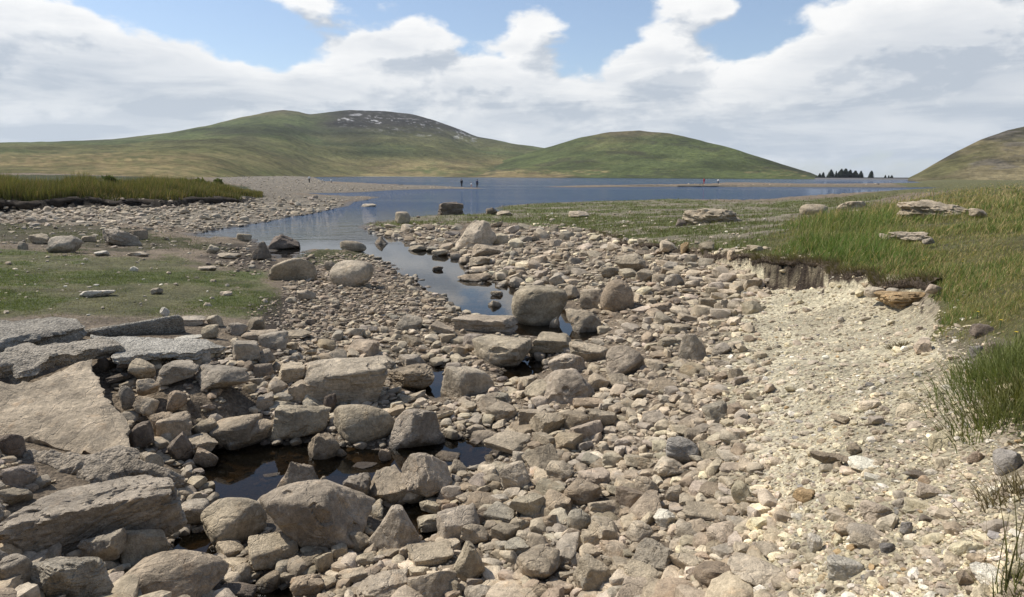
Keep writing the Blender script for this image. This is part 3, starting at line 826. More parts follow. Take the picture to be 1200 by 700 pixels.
def rock_shape(D, seed, p=14, n=11, box=0.0, strata=0.0, rough=.05):
    """unit rock over directions D: a faceted convex body, weathered and chipped"""
    r = np.random.default_rng(seed)
    if box > 0:
        base = np.array([(1, 0, 0), (-1, 0, 0), (0, 1, 0), (0, -1, 0), (0, 0, 1), (0, 0, -1)], float)
        nn = base + r.normal(0, .16 * (1 - box) + .05, base.shape); h = r.uniform(.72, .8, 6)
        ex = r.normal(0, 1, (4, 3)); nn = np.concatenate([nn, ex]); h = np.concatenate([h, r.uniform(.92, 1.06, 4)])
    else:
        nn = r.normal(0, 1, (n, 3)); h = r.uniform(.66, 1.0, n)
        nn = np.concatenate([nn, [(0, 0, 1), (0, 0, -1), (1, 0, 0), (-1, 0, 0), (0, 1, 0), (0, -1, 0)]]); h = np.concatenate([h, r.uniform(.85, 1.05, 6)])
    nn /= np.linalg.norm(nn, axis=1, keepdims=True)
    t = np.maximum(D @ nn.T, 0) / h
    rad = (t ** p).sum(1) ** (-1.0 / p)
    o = r.uniform(-50, 50, 3)
    P = D * rad[:, None]
    if rough:
        rad = rad * (1 + rough * 1.5 * fbm(P[:, 0] * 1.6 + o[0], P[:, 1] * 1.6 + o[1], P[:, 2] * 1.6 + o[2], octaves=3, seed=seed % 97)
                     + rough * .75 * fbm(P[:, 0] * 6 + o[0], P[:, 1] * 6 + o[1], P[:, 2] * 6 + o[2], octaves=4, seed=7 + seed % 97))
        # chips: pieces broken out along flat planes
        c = vnoise(P[:, 0] * 2.6 + o[1], P[:, 1] * 2.6 + o[2], P[:, 2] * 2.6 + o[0], seed=13 + seed % 97)
        rad = rad * (1 - .07 * sstep(.25, .32, c) * min(rough / .05, 1.5))
    P = D * rad[:, None]
    if strata:
        ax = r.normal(0, .35, 3) + np.array([0, 0, 1.0]); ax /= np.linalg.norm(ax)
        s = (P @ ax) * r.uniform(7, 10) + fbm(P[:, 0] * 2 + o[0], P[:, 1] * 2, P[:, 2] * 2, octaves=3, seed=5) * 1.3
        q = s - np.floor(s)
        P = P * (1 - strata * (sstep(.72, .9, q) * (1 - sstep(.94, 1.0, q)))[:, None])
        lev = vnoise(np.floor(s), np.zeros_like(s) + o[0], np.floor(np.arctan2(P[:, 1], P[:, 0]) * 1.2), seed=seed % 97)
        P = P * (1 + strata * .7 * lev)[:, None]
    return P


TONE = {'tan': (.420, .342, .240), 'pale': (.48, .395, .290), 'grey': (.375, .315, .238), 'dark': (.20, .158, .118), 'brown': (.340, .264, .180), 'cream': (.62, .525, .350),
        'orange': (.46, .32, .17), 'slate': (.29, .262, .225), 'white': (.68, .61, .49), 'red': (.38, .285, .205)}
STONES = 'stones of the dry stream bed'
OCC = np.zeros((1100, 2000), bool); OX, OY = 400, 100        # which photo pixels already carry a stone (offset)


def occ_paint(cx, cy, a, b):
    x0, x1 = int(cx - a) + OX, int(cx + a) + 1 + OX; y0, y1 = int(cy - b) + OY, int(cy + b) + 1 + OY
    x0, y0 = max(x0, 0), max(y0, 0); x1, y1 = min(x1, OCC.shape[1]), min(y1, OCC.shape[0])
    if x1 <= x0 or y1 <= y0: return
    yy, xx = np.mgrid[y0:y1, x0:x1]
    OCC[y0:y1, x0:x1] |= ((xx - OX - cx) / max(a, .7)) ** 2 + ((yy - OY - cy) / max(b, .7)) ** 2 <= 1


TAPER = {73: .72, 21: .5, 14: .35, 15: .6, 44: .7, 63: .45, 97: .5, 76: .3, 69: .35, 85: .4, 83: .4, 68: .15, 71: .4, 78: .3, 158: .3, 154: .4, 60: .3, 61: .3}
HAND = []      # dicts of the individually built stones


def R(cx, base, w, h, tone='tan', short=None, label=None, p=12, box=0.0, strata=0.0, rough=.05, deep=.8, lift=0.0, yaw=None, seed=None, name=None, z=None, sink=.16):
    HAND.append(dict(cx=cx, base=base, w=w, h=h, tone=tone, short=short, label=label, p=p, box=box, strata=strata, rough=rough, deep=deep, lift=lift, yaw=yaw, seed=seed, name=name, z=z, sink=sink))


# ---- around the channel
R(632, 381, 66, 46, 'tan', 'big rounded channel boulder', 'big rounded tan boulder sitting where the narrow water channel ends', p=5, rough=.035, deep=.75, seed=3)
R(723, 365, 39, 38, 'brown', 'round brown bank boulder', 'smooth round brown boulder standing alone on the stony right bank', p=4.5, rough=.03, deep=.9, seed=8)
R(558, 291, 48, 33, 'pale', 'pale pointed boulder', 'pale pointed boulder with one shaded side above the narrow channel', p=16, deep=.7, seed=21)
R(412, 336, 52, 31, 'pale', 'pale dome boulder', 'pale dome shaped boulder set in gravel beside the narrow channel', p=5, rough=.03, deep=.8, seed=5)
R(343, 329, 58, 26, 'tan', 'long tan boulder', 'long tan boulder with a shaded end near the still water', p=7, rough=.04, deep=.5, seed=31)
R(414, 295, 31, 13, 'tan', 'low waterside boulder', 'low smooth boulder at the water edge of the small turf point', p=5, rough=.03, deep=.6, seed=12)
R(333, 293, 38, 18, 'dark', 'dark wedge rock', 'dark wedge shaped rock standing in the still water', p=18, seed=14, z=-.03)
R(307, 305, 23, 22, 'dark', 'dark pointed rock', 'small dark pointed rock just left of the dark wedge rock', p=18, seed=15)
R(286, 283, 19, 9, 'tan', None, 'small two toned stone lying on the inlet shore by the turf strip', p=9)
R(528, 252.5, 30, 15, 'dark', 'dark square block', 'dark square layered block standing at the lake edge', box=.9, p=26, strata=.12, deep=.7, yaw=.2, seed=2, name='stone_block')
R(472, 262, 18, 14, 'tan', 'tan boulder on the point', 'small tan boulder on the tip of the stony point in the lake', p=8, seed=19)
R(447, 286, 15, 9, 'brown', None, 'little pyramid stone poking out of the channel mouth', p=20, seed=44, z=-.03)
R(490, 294, 24, 7, 'tan', None, 'flat stone lying in the shallow channel near its mouth', p=10, seed=45, z=-.02)
R(516, 300, 20, 8, 'tan', None, 'flat stone on the far edge of the channel above the low islet', p=10, seed=46, z=-.02)
R(556, 330, 40, 10, 'brown', 'flat channel islet', 'long low flat rock forming an islet in the channel', p=14, seed=47, z=-.02)
R(582, 347, 15, 6, 'brown', None, 'small low rock in the channel below the flat islet', p=14, seed=48, z=-.02)
R(513, 317, 13, 5, 'dark', None, 'small dark stone in the middle of the channel above the flat islet', seed=49, z=-.02)
R(572, 300, 38, 15, 'tan', None, 'tan slab stone lying right beside the pale pointed boulder', p=16, seed=50)
R(562, 312, 26, 12, 'tan', None, 'rough tan rock at the channel edge in front of the pale pointed boulder', p=16, seed=51)
R(580, 360, 17, 9, 'tan', None, 'small tan stone at the near end of the channel', seed=52)
R(684, 389, 41, 27, 'tan', 'tan rock right of the big boulder', 'angular tan rock beside the water right of the big rounded boulder', p=16, seed=53)
R(650, 384, 12, 12, 'tan', None, 'small upright stone in the shade of the big rounded boulder', p=16, seed=54)
R(640, 414.5, 26, 14, 'grey', 'oval grey stone', 'smooth oval grey stone between two little dark pools', p=5, rough=.03, seed=55)
R(646, 414, 50, 25, 'tan', 'flat topped block stone', 'flat topped block stone above the smooth oval grey stone', box=.5, p=20, seed=56, deep=.8)
R(568, 391, 78, 22, 'pale', 'long flat slab stone', 'long flat pale slab stone just below the end of the channel', box=.6, p=22, deep=.55, seed=57)
R(588, 430, 70, 38, 'tan', 'broad sloping boulder', 'broad tan boulder with a sloping top beside the small dark pool', p=12, deep=.9, seed=58)
R(548, 465, 64, 36, 'pale', 'blunt pale block', 'blunt pale block boulder right of the tiny upright pool', box=.3, p=9, deep=.9, yaw=.5, seed=59, sink=.25)
R(664, 474, 66, 42, 'pale', 'wide pale boulder', 'wide pale boulder with a chipped dark edge amid the rubble', p=7, deep=1.0, seed=60, rough=.09, sink=.3)
R(636, 470, 44, 26, 'tan', None, 'low tan rock at the left foot of the wide pale boulder', p=10, seed=243)
R(664, 440, 44, 26, 'pale', None, 'pale slab rock behind the wide pale boulder', p=12, seed=244)
R(700, 458, 30, 22, 'tan', None, None, p=14, seed=245)
R(733, 441, 46, 36, 'pale', 'pale lump boulder', 'pale rounded lump boulder in the middle of the rubble', p=8, deep=.85, seed=61)
R(690, 424, 46, 24, 'tan', None, 'low weathered tan rock beside the pale lump boulder', p=9, seed=62)
R(811, 422, 34, 31, 'pale', 'pale wedge stone', 'sharp pale wedge stone standing out of the fine rubble', p=26, seed=63, deep=.5)
# ---- left of the pool
R(402, 473, 104, 54, 'pale', 'big pale block', 'big pale square cut block with a sharp dark end face', box=.6, p=14, deep=.7, yaw=.12, seed=64, strata=.018)
R(371, 453, 42, 30, 'tan', None, 'tan shoulder rock leaning against the big pale block', p=9, seed=65)
R(481, 457, 56, 31, 'brown', 'cracked brown rock', 'cracked brown rock beside the tiny upright pool', p=12, strata=.06, seed=66)
R(353, 517, 70, 42, 'tan', 'flat faced pool boulder', 'tan boulder with flat front at the far edge of the dark pool', p=14, deep=.6, seed=67)
R(427, 521, 72, 47, 'tan', 'round pool boulder', 'smooth round tan boulder at the far edge of the dark pool', p=4.5, rough=.025, deep=.6, seed=68)
R(487, 525, 64, 46, 'grey', 'angular grey pool boulder', 'angular pale grey boulder at the far corner of the dark pool', p=20, deep=.7, seed=69)
R(292, 516, 68, 34, 'tan', 'low brown pool boulder', 'low tan boulder sloping into the dark pool beside the rubble heap', p=10, deep=.6, seed=70)
R(380, 538, 38, 31, 'brown', 'small dark pool rock', 'small dark angular rock standing inside the dark pool', p=22, deep=.8, seed=71, z=-.06)
R(400, 535, 14, 9, 'brown', None, 'little stone touching the small rock inside the dark pool', p=15, seed=72, z=-.03)
R(348, 578, 46, 38, 'tan', 'pyramid pool rock', 'pyramid shaped rock rising from the near side of the dark pool', p=24, deep=.7, seed=73)
R(378, 572, 12, 18, 'tan', None, 'thin upright stone beside the pyramid pool rock', p=18, seed=74)
R(451, 540, 15, 14, 'brown', None, 'tiny brown stone in the middle of the dark pool', p=14, seed=75, z=-.03)
R(428, 549, 28, 8, 'dark', None, 'flat dark stone awash near the middle of the dark pool', p=14, seed=246, z=-.02)
R(446, 528, 22, 6, 'dark', None, 'flat dark stone awash by the round pool boulder', p=14, seed=247, z=-.02)
R(318, 560, 22, 7, 'dark', None, 'flat dark stone awash left of the pyramid pool rock', p=14, seed=248, z=-.02)
R(525, 540, 30, 12, 'brown', None, 'wet brown stone at the right end of the dark pool', p=14, seed=249, z=-.02)
R(497, 583, 64, 52, 'pale', 'faceted pale boulder', 'faceted pale boulder on the near shore of the dark pool', p=16, deep=.8, seed=76)
R(418, 590, 34, 36, 'grey', 'striped upright stone', 'striped upright stone at the near shore of the dark pool', p=10, strata=.08, seed=77)
R(370, 642, 132, 80, 'pale', 'great pale boulder', 'great pale boulder with scarred sides below the dark pool', p=11, deep=.75, seed=78, rough=.05)
R(274, 641, 78, 58, 'tan', 'smooth leaning boulder', 'smooth egg shaped boulder leaning left of the great pale boulder', p=6, deep=.8, seed=79, rough=.03)
R(226, 616, 40, 32, 'grey', None, 'smaller grey boulder half behind the smooth leaning boulder', p=7, seed=80)
R(320, 668, 60, 44, 'tan', 'squat tan block', 'squat tan block stone in front of the great pale boulder', box=.4, p=12, seed=81)
R(318, 600, 42, 22, 'tan', None, 'low rounded stone between the great and the leaning boulders', p=8, seed=82)
R(462, 644, 58, 52, 'pale', 'leaning pale rock', 'pale rock slab leaning up right of the great pale boulder', p=18, seed=83, yaw=.7)
R(503, 666, 54, 32, 'tan', 'flat topped tan block', 'flat topped tan block lying level in the near rubble', box=.7, p=18, seed=84, yaw=.1)
R(550, 684, 38, 50, 'tan', 'narrow upright rock', 'narrow upright rock right of the flat topped tan block', p=18, seed=85)
R(452, 713, 66, 44, 'pale', 'ribbed pale rock', 'ribbed pale rock cut off by the picture bottom edge', p=14, seed=86, strata=.05)
R(632, 680, 54, 42, 'tan', 'low lumpy rock', 'low lumpy tan rock amid the near rubble', p=8, seed=87, deep=1.0)
R(592, 634, 36, 22, 'tan', None, None, box=.4, p=14, seed=88)
R(596, 533, 58, 28, 'tan', 'flat slab of the rubble', 'flat level slab stone right of the dark pool end', box=.5, p=20, deep=1.0, seed=89)
R(603, 575, 37, 35, 'pale', 'broken pale stone', 'broken pale stone below the flat level slab stone', p=20, seed=90)
R(556, 638, 34, 24, 'tan', None, None, p=16, seed=91)
R(562, 715, 36, 30, 'grey', None, None, p=16, seed=92)
R(656, 563, 34, 23, 'tan', None, None, p=10, seed=93)
R(682, 593, 46, 31, 'brown', 'brown ridge stone', 'brown ridge backed stone in the middle of the near rubble', p=12, seed=94)
R(679, 627, 30, 31, 'grey', 'round grey rubble stone', 'rounded grey stone below the brown ridge backed stone', p=7, seed=95)
R(695, 694, 46, 46, 'tan', 'flat faced tan stone', 'flat faced tan stone tilted toward the picture bottom', p=20, seed=96)
R(770, 676, 54, 45, 'grey', 'jagged wedge stone', 'jagged wedge stone with broken steps near the picture bottom', p=28, seed=97, strata=.06)
R(750, 638, 34, 28, 'pale', 'pale cobble', 'pale smooth cobble above the jagged wedge stone', p=9, seed=98)
R(800, 543, 40, 31, 'slate', 'rounded blue grey stone', 'rounded blue grey stone at the border of the pale scree', p=8, seed=99)
R(784, 561, 38, 26, 'pale', 'cream flat stone', 'flat pale stone just below the rounded blue grey stone', p=14, seed=100)
R(869, 590, 25, 27, 'cream', 'cream cobble', 'bright cream cobble lying alone on the pale scree', p=8, seed=101)
R(886, 690, 64, 40, 'pale', 'broad pale scree rock', 'broad pale rock half buried at the bottom of the scree', p=14, seed=102)
R(824, 612, 46, 22, 'tan', None, 'low tan stone left of the bright cream cobble', p=10, seed=103)
R(757, 586, 27, 28, 'tan', None, None, p=10, seed=104)
R(790, 592, 22, 24, 'pale', None, None, p=18, seed=105)
R(779, 618, 26, 22, 'white', None, 'whitish broken stone above the jagged wedge stone', p=20, seed=106)
# ---- rubble heap below the broken concrete
R(289, 424, 36, 25, 'grey', 'grey square block', 'grey square block stone at the top corner of the rubble heap', box=.6, p=18, seed=110, lift=.03)
R(320, 411, 36, 24, 'grey', 'rough grey stone', 'rough grey stone right of the grey square block', p=10, seed=111)
R(312, 428, 22, 20, 'grey', None, 'small pale grey stone in front of the rough grey stone', p=14, seed=112, lift=.04)
R(342, 449, 32, 25, 'tan', 'tilted flat tan slab', 'thin flat tan slab tilted left of the big pale block', box=.7, p=22, deep=1.1, seed=113, strata=.05)
R(262, 456, 60, 29, 'grey', 'lumpy grey boulder', 'lumpy pale grey boulder across the rubble heap', p=12, seed=114, lift=.06)
R(271, 487, 58, 32, 'tan', 'smooth tan block', 'smooth rounded tan block below the lumpy grey boulder', box=.3, p=8, rough=.03, seed=115, lift=.05)
R(233, 477, 30, 28, 'tan', None, 'tan stone squeezed left of the smooth tan block', p=9, seed=116, lift=.05)
R(208, 452, 50, 30, 'grey', 'faceted grey boulder', 'faceted grey boulder under the broken concrete sheet', p=16, seed=117, lift=.04)
R(225, 499, 42, 24, 'tan', None, 'tan angular stone above the dark pool corner', p=16, seed=118, lift=.04)
R(197, 485, 40, 32, 'tan', 'sharp brown cube stone', 'sharp edged tan stone in the middle of the rubble heap', box=.4, p=18, seed=119, lift=.07)
R(166, 445, 33, 25, 'tan', None, 'tan stone tucked right under the concrete sheet', p=9, seed=120, lift=.05)
R(189, 499, 32, 26, 'brown', 'pitted brown stone', 'pitted brown stone low in the rubble heap', p=9, seed=121, rough=.08, lift=.06)
R(170, 487, 31, 25, 'tan', None, 'tan stone beside the tilted sandy slab edge', p=12, seed=122, lift=.07)
R(149, 481, 20, 29, 'grey', None, 'grey upright stone touching the edge of the sandy slab', p=8, seed=123, lift=.06)
R(149, 432, 25, 12, 'red', None, 'small reddish flat stone under the concrete sheet', p=6, seed=124, lift=.08)
R(140, 424, 23, 13, 'grey', None, 'pale grey flat stone beside the upper sandy slab corner', p=14, seed=125, lift=.07)
R(123, 436, 18, 18, 'dark', None, 'dark stone wedged in the corner gap over the sandy slab', p=14, seed=126, lift=.05)
R(138, 449, 30, 12, 'dark', None, 'dark flat stone in the shade over the heap', p=14, seed=127, lift=.05)
R(173, 464, 28, 21, 'tan', None, 'tan crooked stone above the sharp edged heap stone', p=16, seed=128, lift=.08)
R(205, 471, 24, 25, 'brown', None, 'brown rounded stone behind the sharp edged heap stone', p=8, seed=129, lift=.06)
R(310, 481, 22, 22, 'grey', 'small grey cube stone', 'small grey cube like stone right of the smooth tan block', box=.4, p=14, seed=130)
R(354, 471, 34, 26, 'tan', 'crusty tan rock', 'crusty tan rock in front of the tilted flat tan slab', p=9, rough=.09, seed=131)
R(387, 483, 16, 22, 'dark', None, 'small dark upright stone below the big pale block', p=18, seed=132)
R(277, 393, 28, 15, 'grey', None, 'grey stone behind the grey square block by the turf', p=14, seed=133)
R(300, 389, 22, 17, 'tan', None, 'tan rounded stone at the turf corner above the mud', p=8, seed=134)
R(306, 401, 46, 15, 'tan', 'long flat tan stone', 'long flat tan stone on the dark mud', p=12, seed=135)
R(346, 397, 38, 11, 'tan', None, 'low flat stone on the dark mud right of its longer neighbour', p=12, seed=136)
R(246, 397, 21, 17, 'tan', None, 'tan stone behind the right end of the concrete sheet', p=12, seed=137)
R(226, 382, 31, 12, 'grey', None, 'grey block stone carrying on the line of the concrete kerb', box=.7, p=20, seed=138)
R(220, 401, 34, 9, 'white', None, 'whitish flat stone on the broken concrete sheet', p=14, seed=139, lift=.06)
R(252, 383, 20, 14, 'pale', None, 'pale stone on the turf edge past the concrete kerb', p=12, seed=140)
R(193, 371, 12, 11, 'white', None, 'little white stone on the turf behind the concrete kerb end', p=12, seed=141)
R(244, 525, 34, 24, 'brown', None, 'brown stone at the far left corner of the dark pool', p=16, seed=142)
R(240, 548, 32, 24, 'brown', None, 'wet brown stone on the left shore of the dark pool', p=18, seed=143)
R(212, 541, 32, 35, 'dark', None, 'dark stone in the hollow between heap and dark pool', p=12, seed=144)
R(165, 525, 32, 32, 'dark', None, 'dark stone against the lower right edge of the sandy slab', p=10, seed=145, lift=.04)
R(178, 551, 28, 21, 'tan', None, 'tan stone on top of the gravelly concrete lump', p=16, seed=146, lift=.1)
# ---- bottom left
R(108, 650, 222, 92, 'grey', 'massive layered boulder', 'massive layered grey boulder with slanting cracks and shaded end', box=.6, p=16, deep=.55, seed=150, strata=.05, yaw=-.12)
R(202, 706, 132, 62, 'tan', 'two lobed boulder', 'broad two lobed boulder split by a crack at the picture bottom', p=7, deep=.65, seed=151, rough=.03)
R(80, 708, 106, 56, 'grey', 'ragged grey boulder', 'ragged grey boulder at the bottom left below the layered boulder', p=16, deep=.7, seed=152, strata=.04)
R(20, 698, 54, 48, 'grey', None, 'grey rounded boulder in the bottom left corner', p=8, seed=153)
R(168, 668, 62, 48, 'tan', 'slanting shield rock', 'shield shaped rock slanting between the layered and two lobed boulders', p=16, seed=154)
R(120, 660, 56, 40, 'grey', 'slanting shard rock', 'slanting shard leaning on the front of the layered boulder', p=20, seed=155, yaw=.6, lift=.05)
R(20, 573, 50, 28, 'grey', None, 'flat grey rock at the left edge above the layered boulder', p=12, seed=156)
R(14, 537, 34, 28, 'dark', None, 'dark rock at the left edge below the sandy slab', p=10, seed=157)
R(226, 617, 0, 0) if False else None
R(284, 683, 25, 24, 'tan', None, 'small tan stone left of the squat tan block', p=10, seed=158)
R(314, 695, 30, 27, 'tan', None, 'rounded stone below the squat tan block', p=8, seed=159)
R(276, 704, 50, 22, 'dark', None, 'dark angular rock right of the two lobed boulder', p=18, seed=160)
R(380, 671, 25, 24, 'tan', None, 'small tan stone below the great pale boulder', p=12, seed=161)
R(384, 692, 24, 17, 'tan', None, 'little rounded stone beside the gravelly lump', p=10, seed=162)
R(422, 647, 26, 24, 'tan', None, 'tan stone tucked under the right side of the great pale boulder', p=16, seed=163)
R(398, 656, 20, 20, 'tan', None, None, p=14, seed=164)
R(416, 683, 40, 19, 'tan', None, 'flat tan stone right of the gravelly lump', p=14, seed=165)
R(360, 704, 40, 32, 'brown', 'gravelly lump', 'rough gravelly lump of broken concrete at the picture bottom', p=8, seed=166, rough=.16)
R(428, 663, 26, 17, 'tan', None, None, p=12, seed=167)
R(237, 668, 26, 18, 'brown', None, 'brown stone in the wet gap right of the shield rock', p=12, seed=168)
# ---- grass patch and inlet side, left
R(46, 286, 26, 12, 'tan', None, 'low tan boulder left of the twin grey boulders', p=9, seed=170)
R(75, 296, 42, 20, 'grey', 'twin grey boulder', 'large pale grey boulder on the far edge of the turf', p=9, seed=171)
R(143, 288, 46, 20, 'grey', 'split grey outcrop boulder', 'split grey boulder right of the large pale grey one', p=12, seed=172, strata=.05)
R(162, 281, 24, 12, 'brown', None, 'brown boulder just behind the split grey boulder', p=12, seed=173)
R(104, 283, 18, 7, 'tan', None, 'low tan stone between the two large grey boulders', p=9, seed=174)
R(27, 293, 13, 10, 'grey', None, 'small grey pointed stone by the far turf edge', p=14, seed=175)
R(114, 348, 42, 8, 'white', 'curved white flat stone', 'long curved whitish stone sunk flat in the turf', p=10, deep=.5, seed=176)
R(184, 345, 15, 8, 'pale', None, 'pale stone in the turf with a dark shaded underside', p=12, seed=177)
R(157, 318.5, 11, 6, 'white', None, 'bright white stone in the middle of the turf', p=14, seed=178)
R(119, 299, 18, 5, 'white', None, 'flat white stone below the split grey boulder', p=14, seed=179)
R(162, 301, 28, 6, 'pale', None, 'long flat pale stone below the brown boulder', p=12, seed=180)
R(250, 297, 17, 10, 'pale', None, 'pale pointed stone on the mud near the inlet', p=18, seed=181)
R(270, 304, 30, 8, 'pale', 'flat pale mud stone', 'flat pale stone on the mud near the inlet', p=14, seed=182)
R(359, 352, 24, 12, 'tan', None, 'tan flat rock below the pale dome boulder', p=14, seed=183)
R(341, 355, 14, 7, 'tan', None, 'small flat stone at the muddy end of the turf', p=14, seed=184)
R(387, 317, 15, 11, 'tan', None, 'brownish stone between long tan and pale dome boulders', p=10, seed=185)
R(243, 317.5, 22, 6, 'pale', None, 'long pale stone at the turf corner near the mud', p=12, seed=186)
R(265, 347, 15, 6, 'pale', None, 'small pale stone near the right tip of the turf', p=12, seed=187)
# ---- right: scree and bank
R(1182, 558, 36, 33, 'slate', 'dark slate boulder', 'dark slate boulder on the scree by the meadow edge', p=14, seed=190)
R(970, 545, 42, 16, 'brown', 'long brown shard', 'long brown shard lying flat on the pale scree', p=20, deep=.5, seed=191)
R(1001, 534, 19, 15, 'brown', None, 'dark brown chunk beside the long brown shard', p=20, seed=192)
R(993, 545, 25, 10, 'brown', None, 'brown flat chip just below the dark brown chunk', p=20, seed=193)
R(942, 590, 27, 19, 'orange', 'rusty brown stone', 'rusty brown block stone on the pale scree', box=.5, p=14, seed=194)
R(992, 628, 32, 24, 'tan', 'rounded tan scree stone', 'rounded tan stone in the middle of the scree', p=7, seed=195)
R(1026, 612, 38, 26, 'pale', 'buried pale scree rock', 'blotched pale rock nearly buried in the scree', p=8, seed=196, sink=.4)
R(990, 682, 42, 32, 'white', 'white purple scree rock', 'whitish rock with a darker top low on the scree', p=10, seed=197)
R(1071, 561, 28, 11, 'dark', None, 'dark flat stone high on the bare scree', p=18, seed=198)
R(1085, 614, 18, 11, 'dark', None, 'small dark stone low on the bare scree', p=12, seed=199)
R(1133, 687, 26, 18, 'brown', None, 'brown slanted stone near the bottom right rushes', p=18, seed=200)
R(1040, 650, 20, 14, 'slate', None, 'blue grey chip right of the whitish scree rock', p=18, seed=201)
R(1143, 543, 21, 14, 'red', None, 'reddish grey flat stone left of the dark slate boulder', p=16, seed=202)
R(1062, 628, 16, 16, 'slate', None, 'blue grey stone above the small dark scree stone', p=16, seed=203)
R(955, 650, 18, 26, 'white', None, 'tall thin white shard low on the scree', p=22, seed=204)
R(739, 318, 38, 21, 'tan', 'shaded slope rock', 'tan rock with a dark shaded front high on the stony slope', p=18, seed=205)
R(755, 330, 24, 15, 'tan', None, 'tan rock just below the shaded slope rock', p=18, seed=206)
R(790, 335, 24, 14, 'grey', None, 'grey rock high on the slope under the meadow edge', p=16, seed=207)
R(716, 326, 23, 14, 'tan', None, 'flat pale rock left of the shaded slope rock', p=16, seed=208)
R(692, 361, 25, 23, 'tan', None, 'tilted tan stone left of the round brown boulder', p=18, seed=209)
R(667, 352, 25, 18, 'tan', None, 'tan stone above the water right of the channel end', p=16, seed=210)
R(830, 361, 24, 12, 'tan', None, 'tan stone with shaded front on the upper slope', p=18, seed=211)
R(811, 337, 18, 9, 'pale', None, 'smooth pale stone right of the grey slope rock', p=9, seed=212)
R(678, 255.5, 24, 8, 'pale', 'pale flats stone', 'pale low stone on the green flats near the lake', p=10, seed=213)
R(798, 266, 13, 10, 'dark', 'dark wedge on the flats', 'black wedge stone left of the big meadow outcrop', p=18, seed=214)
R(834, 264, 68, 20, 'tan', 'big meadow outcrop', 'long tan bedrock outcrop rising from the flats', p=5, deep=.9, seed=215, strata=.05, rough=.16, name='rock_outcrop', sink=.4)
R(1096, 258, 90, 24, 'tan', 'cracked meadow outcrop', 'cracked pale bedrock outcrop in the tall meadow grass', p=5, deep=.8, seed=216, strata=.05, rough=.18, name='rock_outcrop', lift=.08, sink=.45)
R(1066, 283, 50, 11, 'pale', 'pale meadow rock', 'low pale rock lying in the meadow grass below the cracked outcrop', p=9, deep=.8, seed=217, strata=.04, rough=.2, name='rock_outcrop', lift=.08, sink=.4)
R(1038, 282, 16, 8, 'pale', None, 'pale stone left of the low pale meadow rock', p=14, seed=240, lift=.08)
R(1088, 287, 15, 8, 'grey', None, 'grey stone in front of the low pale meadow rock', p=14, seed=241, lift=.08)
R(1146, 254, 22, 10, 'tan', None, 'tan broken rock at the right end of the cracked outcrop', p=14, seed=242, lift=.08)
R(954, 253, 34, 14, 'tan', None, 'rounded grassy outcrop by the lake side of the meadow', p=6, seed=218, name='rock_outcrop')
R(998, 248, 36, 11, 'tan', None, 'low broken outcrop behind the tall green grass', p=14, seed=219, strata=.07, name='rock_outcrop')
R(803, 293, 10, 14, 'orange', None, 'orange stone stuck in the broken meadow edge', p=18, seed=220, lift=.1)
R(1060, 349, 62, 20, 'orange', 'orange bank slab', 'wide orange brown slab jutting from the meadow bank', p=16, deep=1.0, seed=229, strata=.04, lift=.0, rough=.15, sink=.35)
R(1027, 340, 24, 13, 'pale', None, 'pale stone at the left end of the orange bank slab', p=14, seed=222, lift=.12)
R(1094, 345, 20, 12, 'pale', None, 'pale stone at the right end of the orange bank slab', p=14, seed=223, lift=.05)
R(1050, 333, 16, 8, 'grey', None, 'small grey stone above the orange bank slab', p=14, seed=224, lift=.12)
R(1150, 395, 30, 16, 'dark', None, 'dark crumbled stone at the meadow corner by the scree', p=18, seed=225)
R(1165, 415, 24, 14, 'dark', None, 'dark stone below the crumbled meadow corner', p=18, seed=226)
# the far spit on the right
R(871, 217.6, 16, 2.6, 'dark', None, 'dark low rock at the end of the far right spit', p=8, seed=230, lift=.0)
R(432, 242.3, 18, 3.5, 'pale', None, 'flat pale rock alone in the lake inlet', p=12, seed=232, z=-.05)
R(592, 253, 20, 6, 'tan', None, 'low tan rocks corner right of the dark square block', p=12, seed=233)
R(576, 252, 14, 9, 'dark', None, 'small dark rock at the shore right of the dark square block', p=18, seed=234)
HAND = [h for h in HAND if h['w'] > 0]


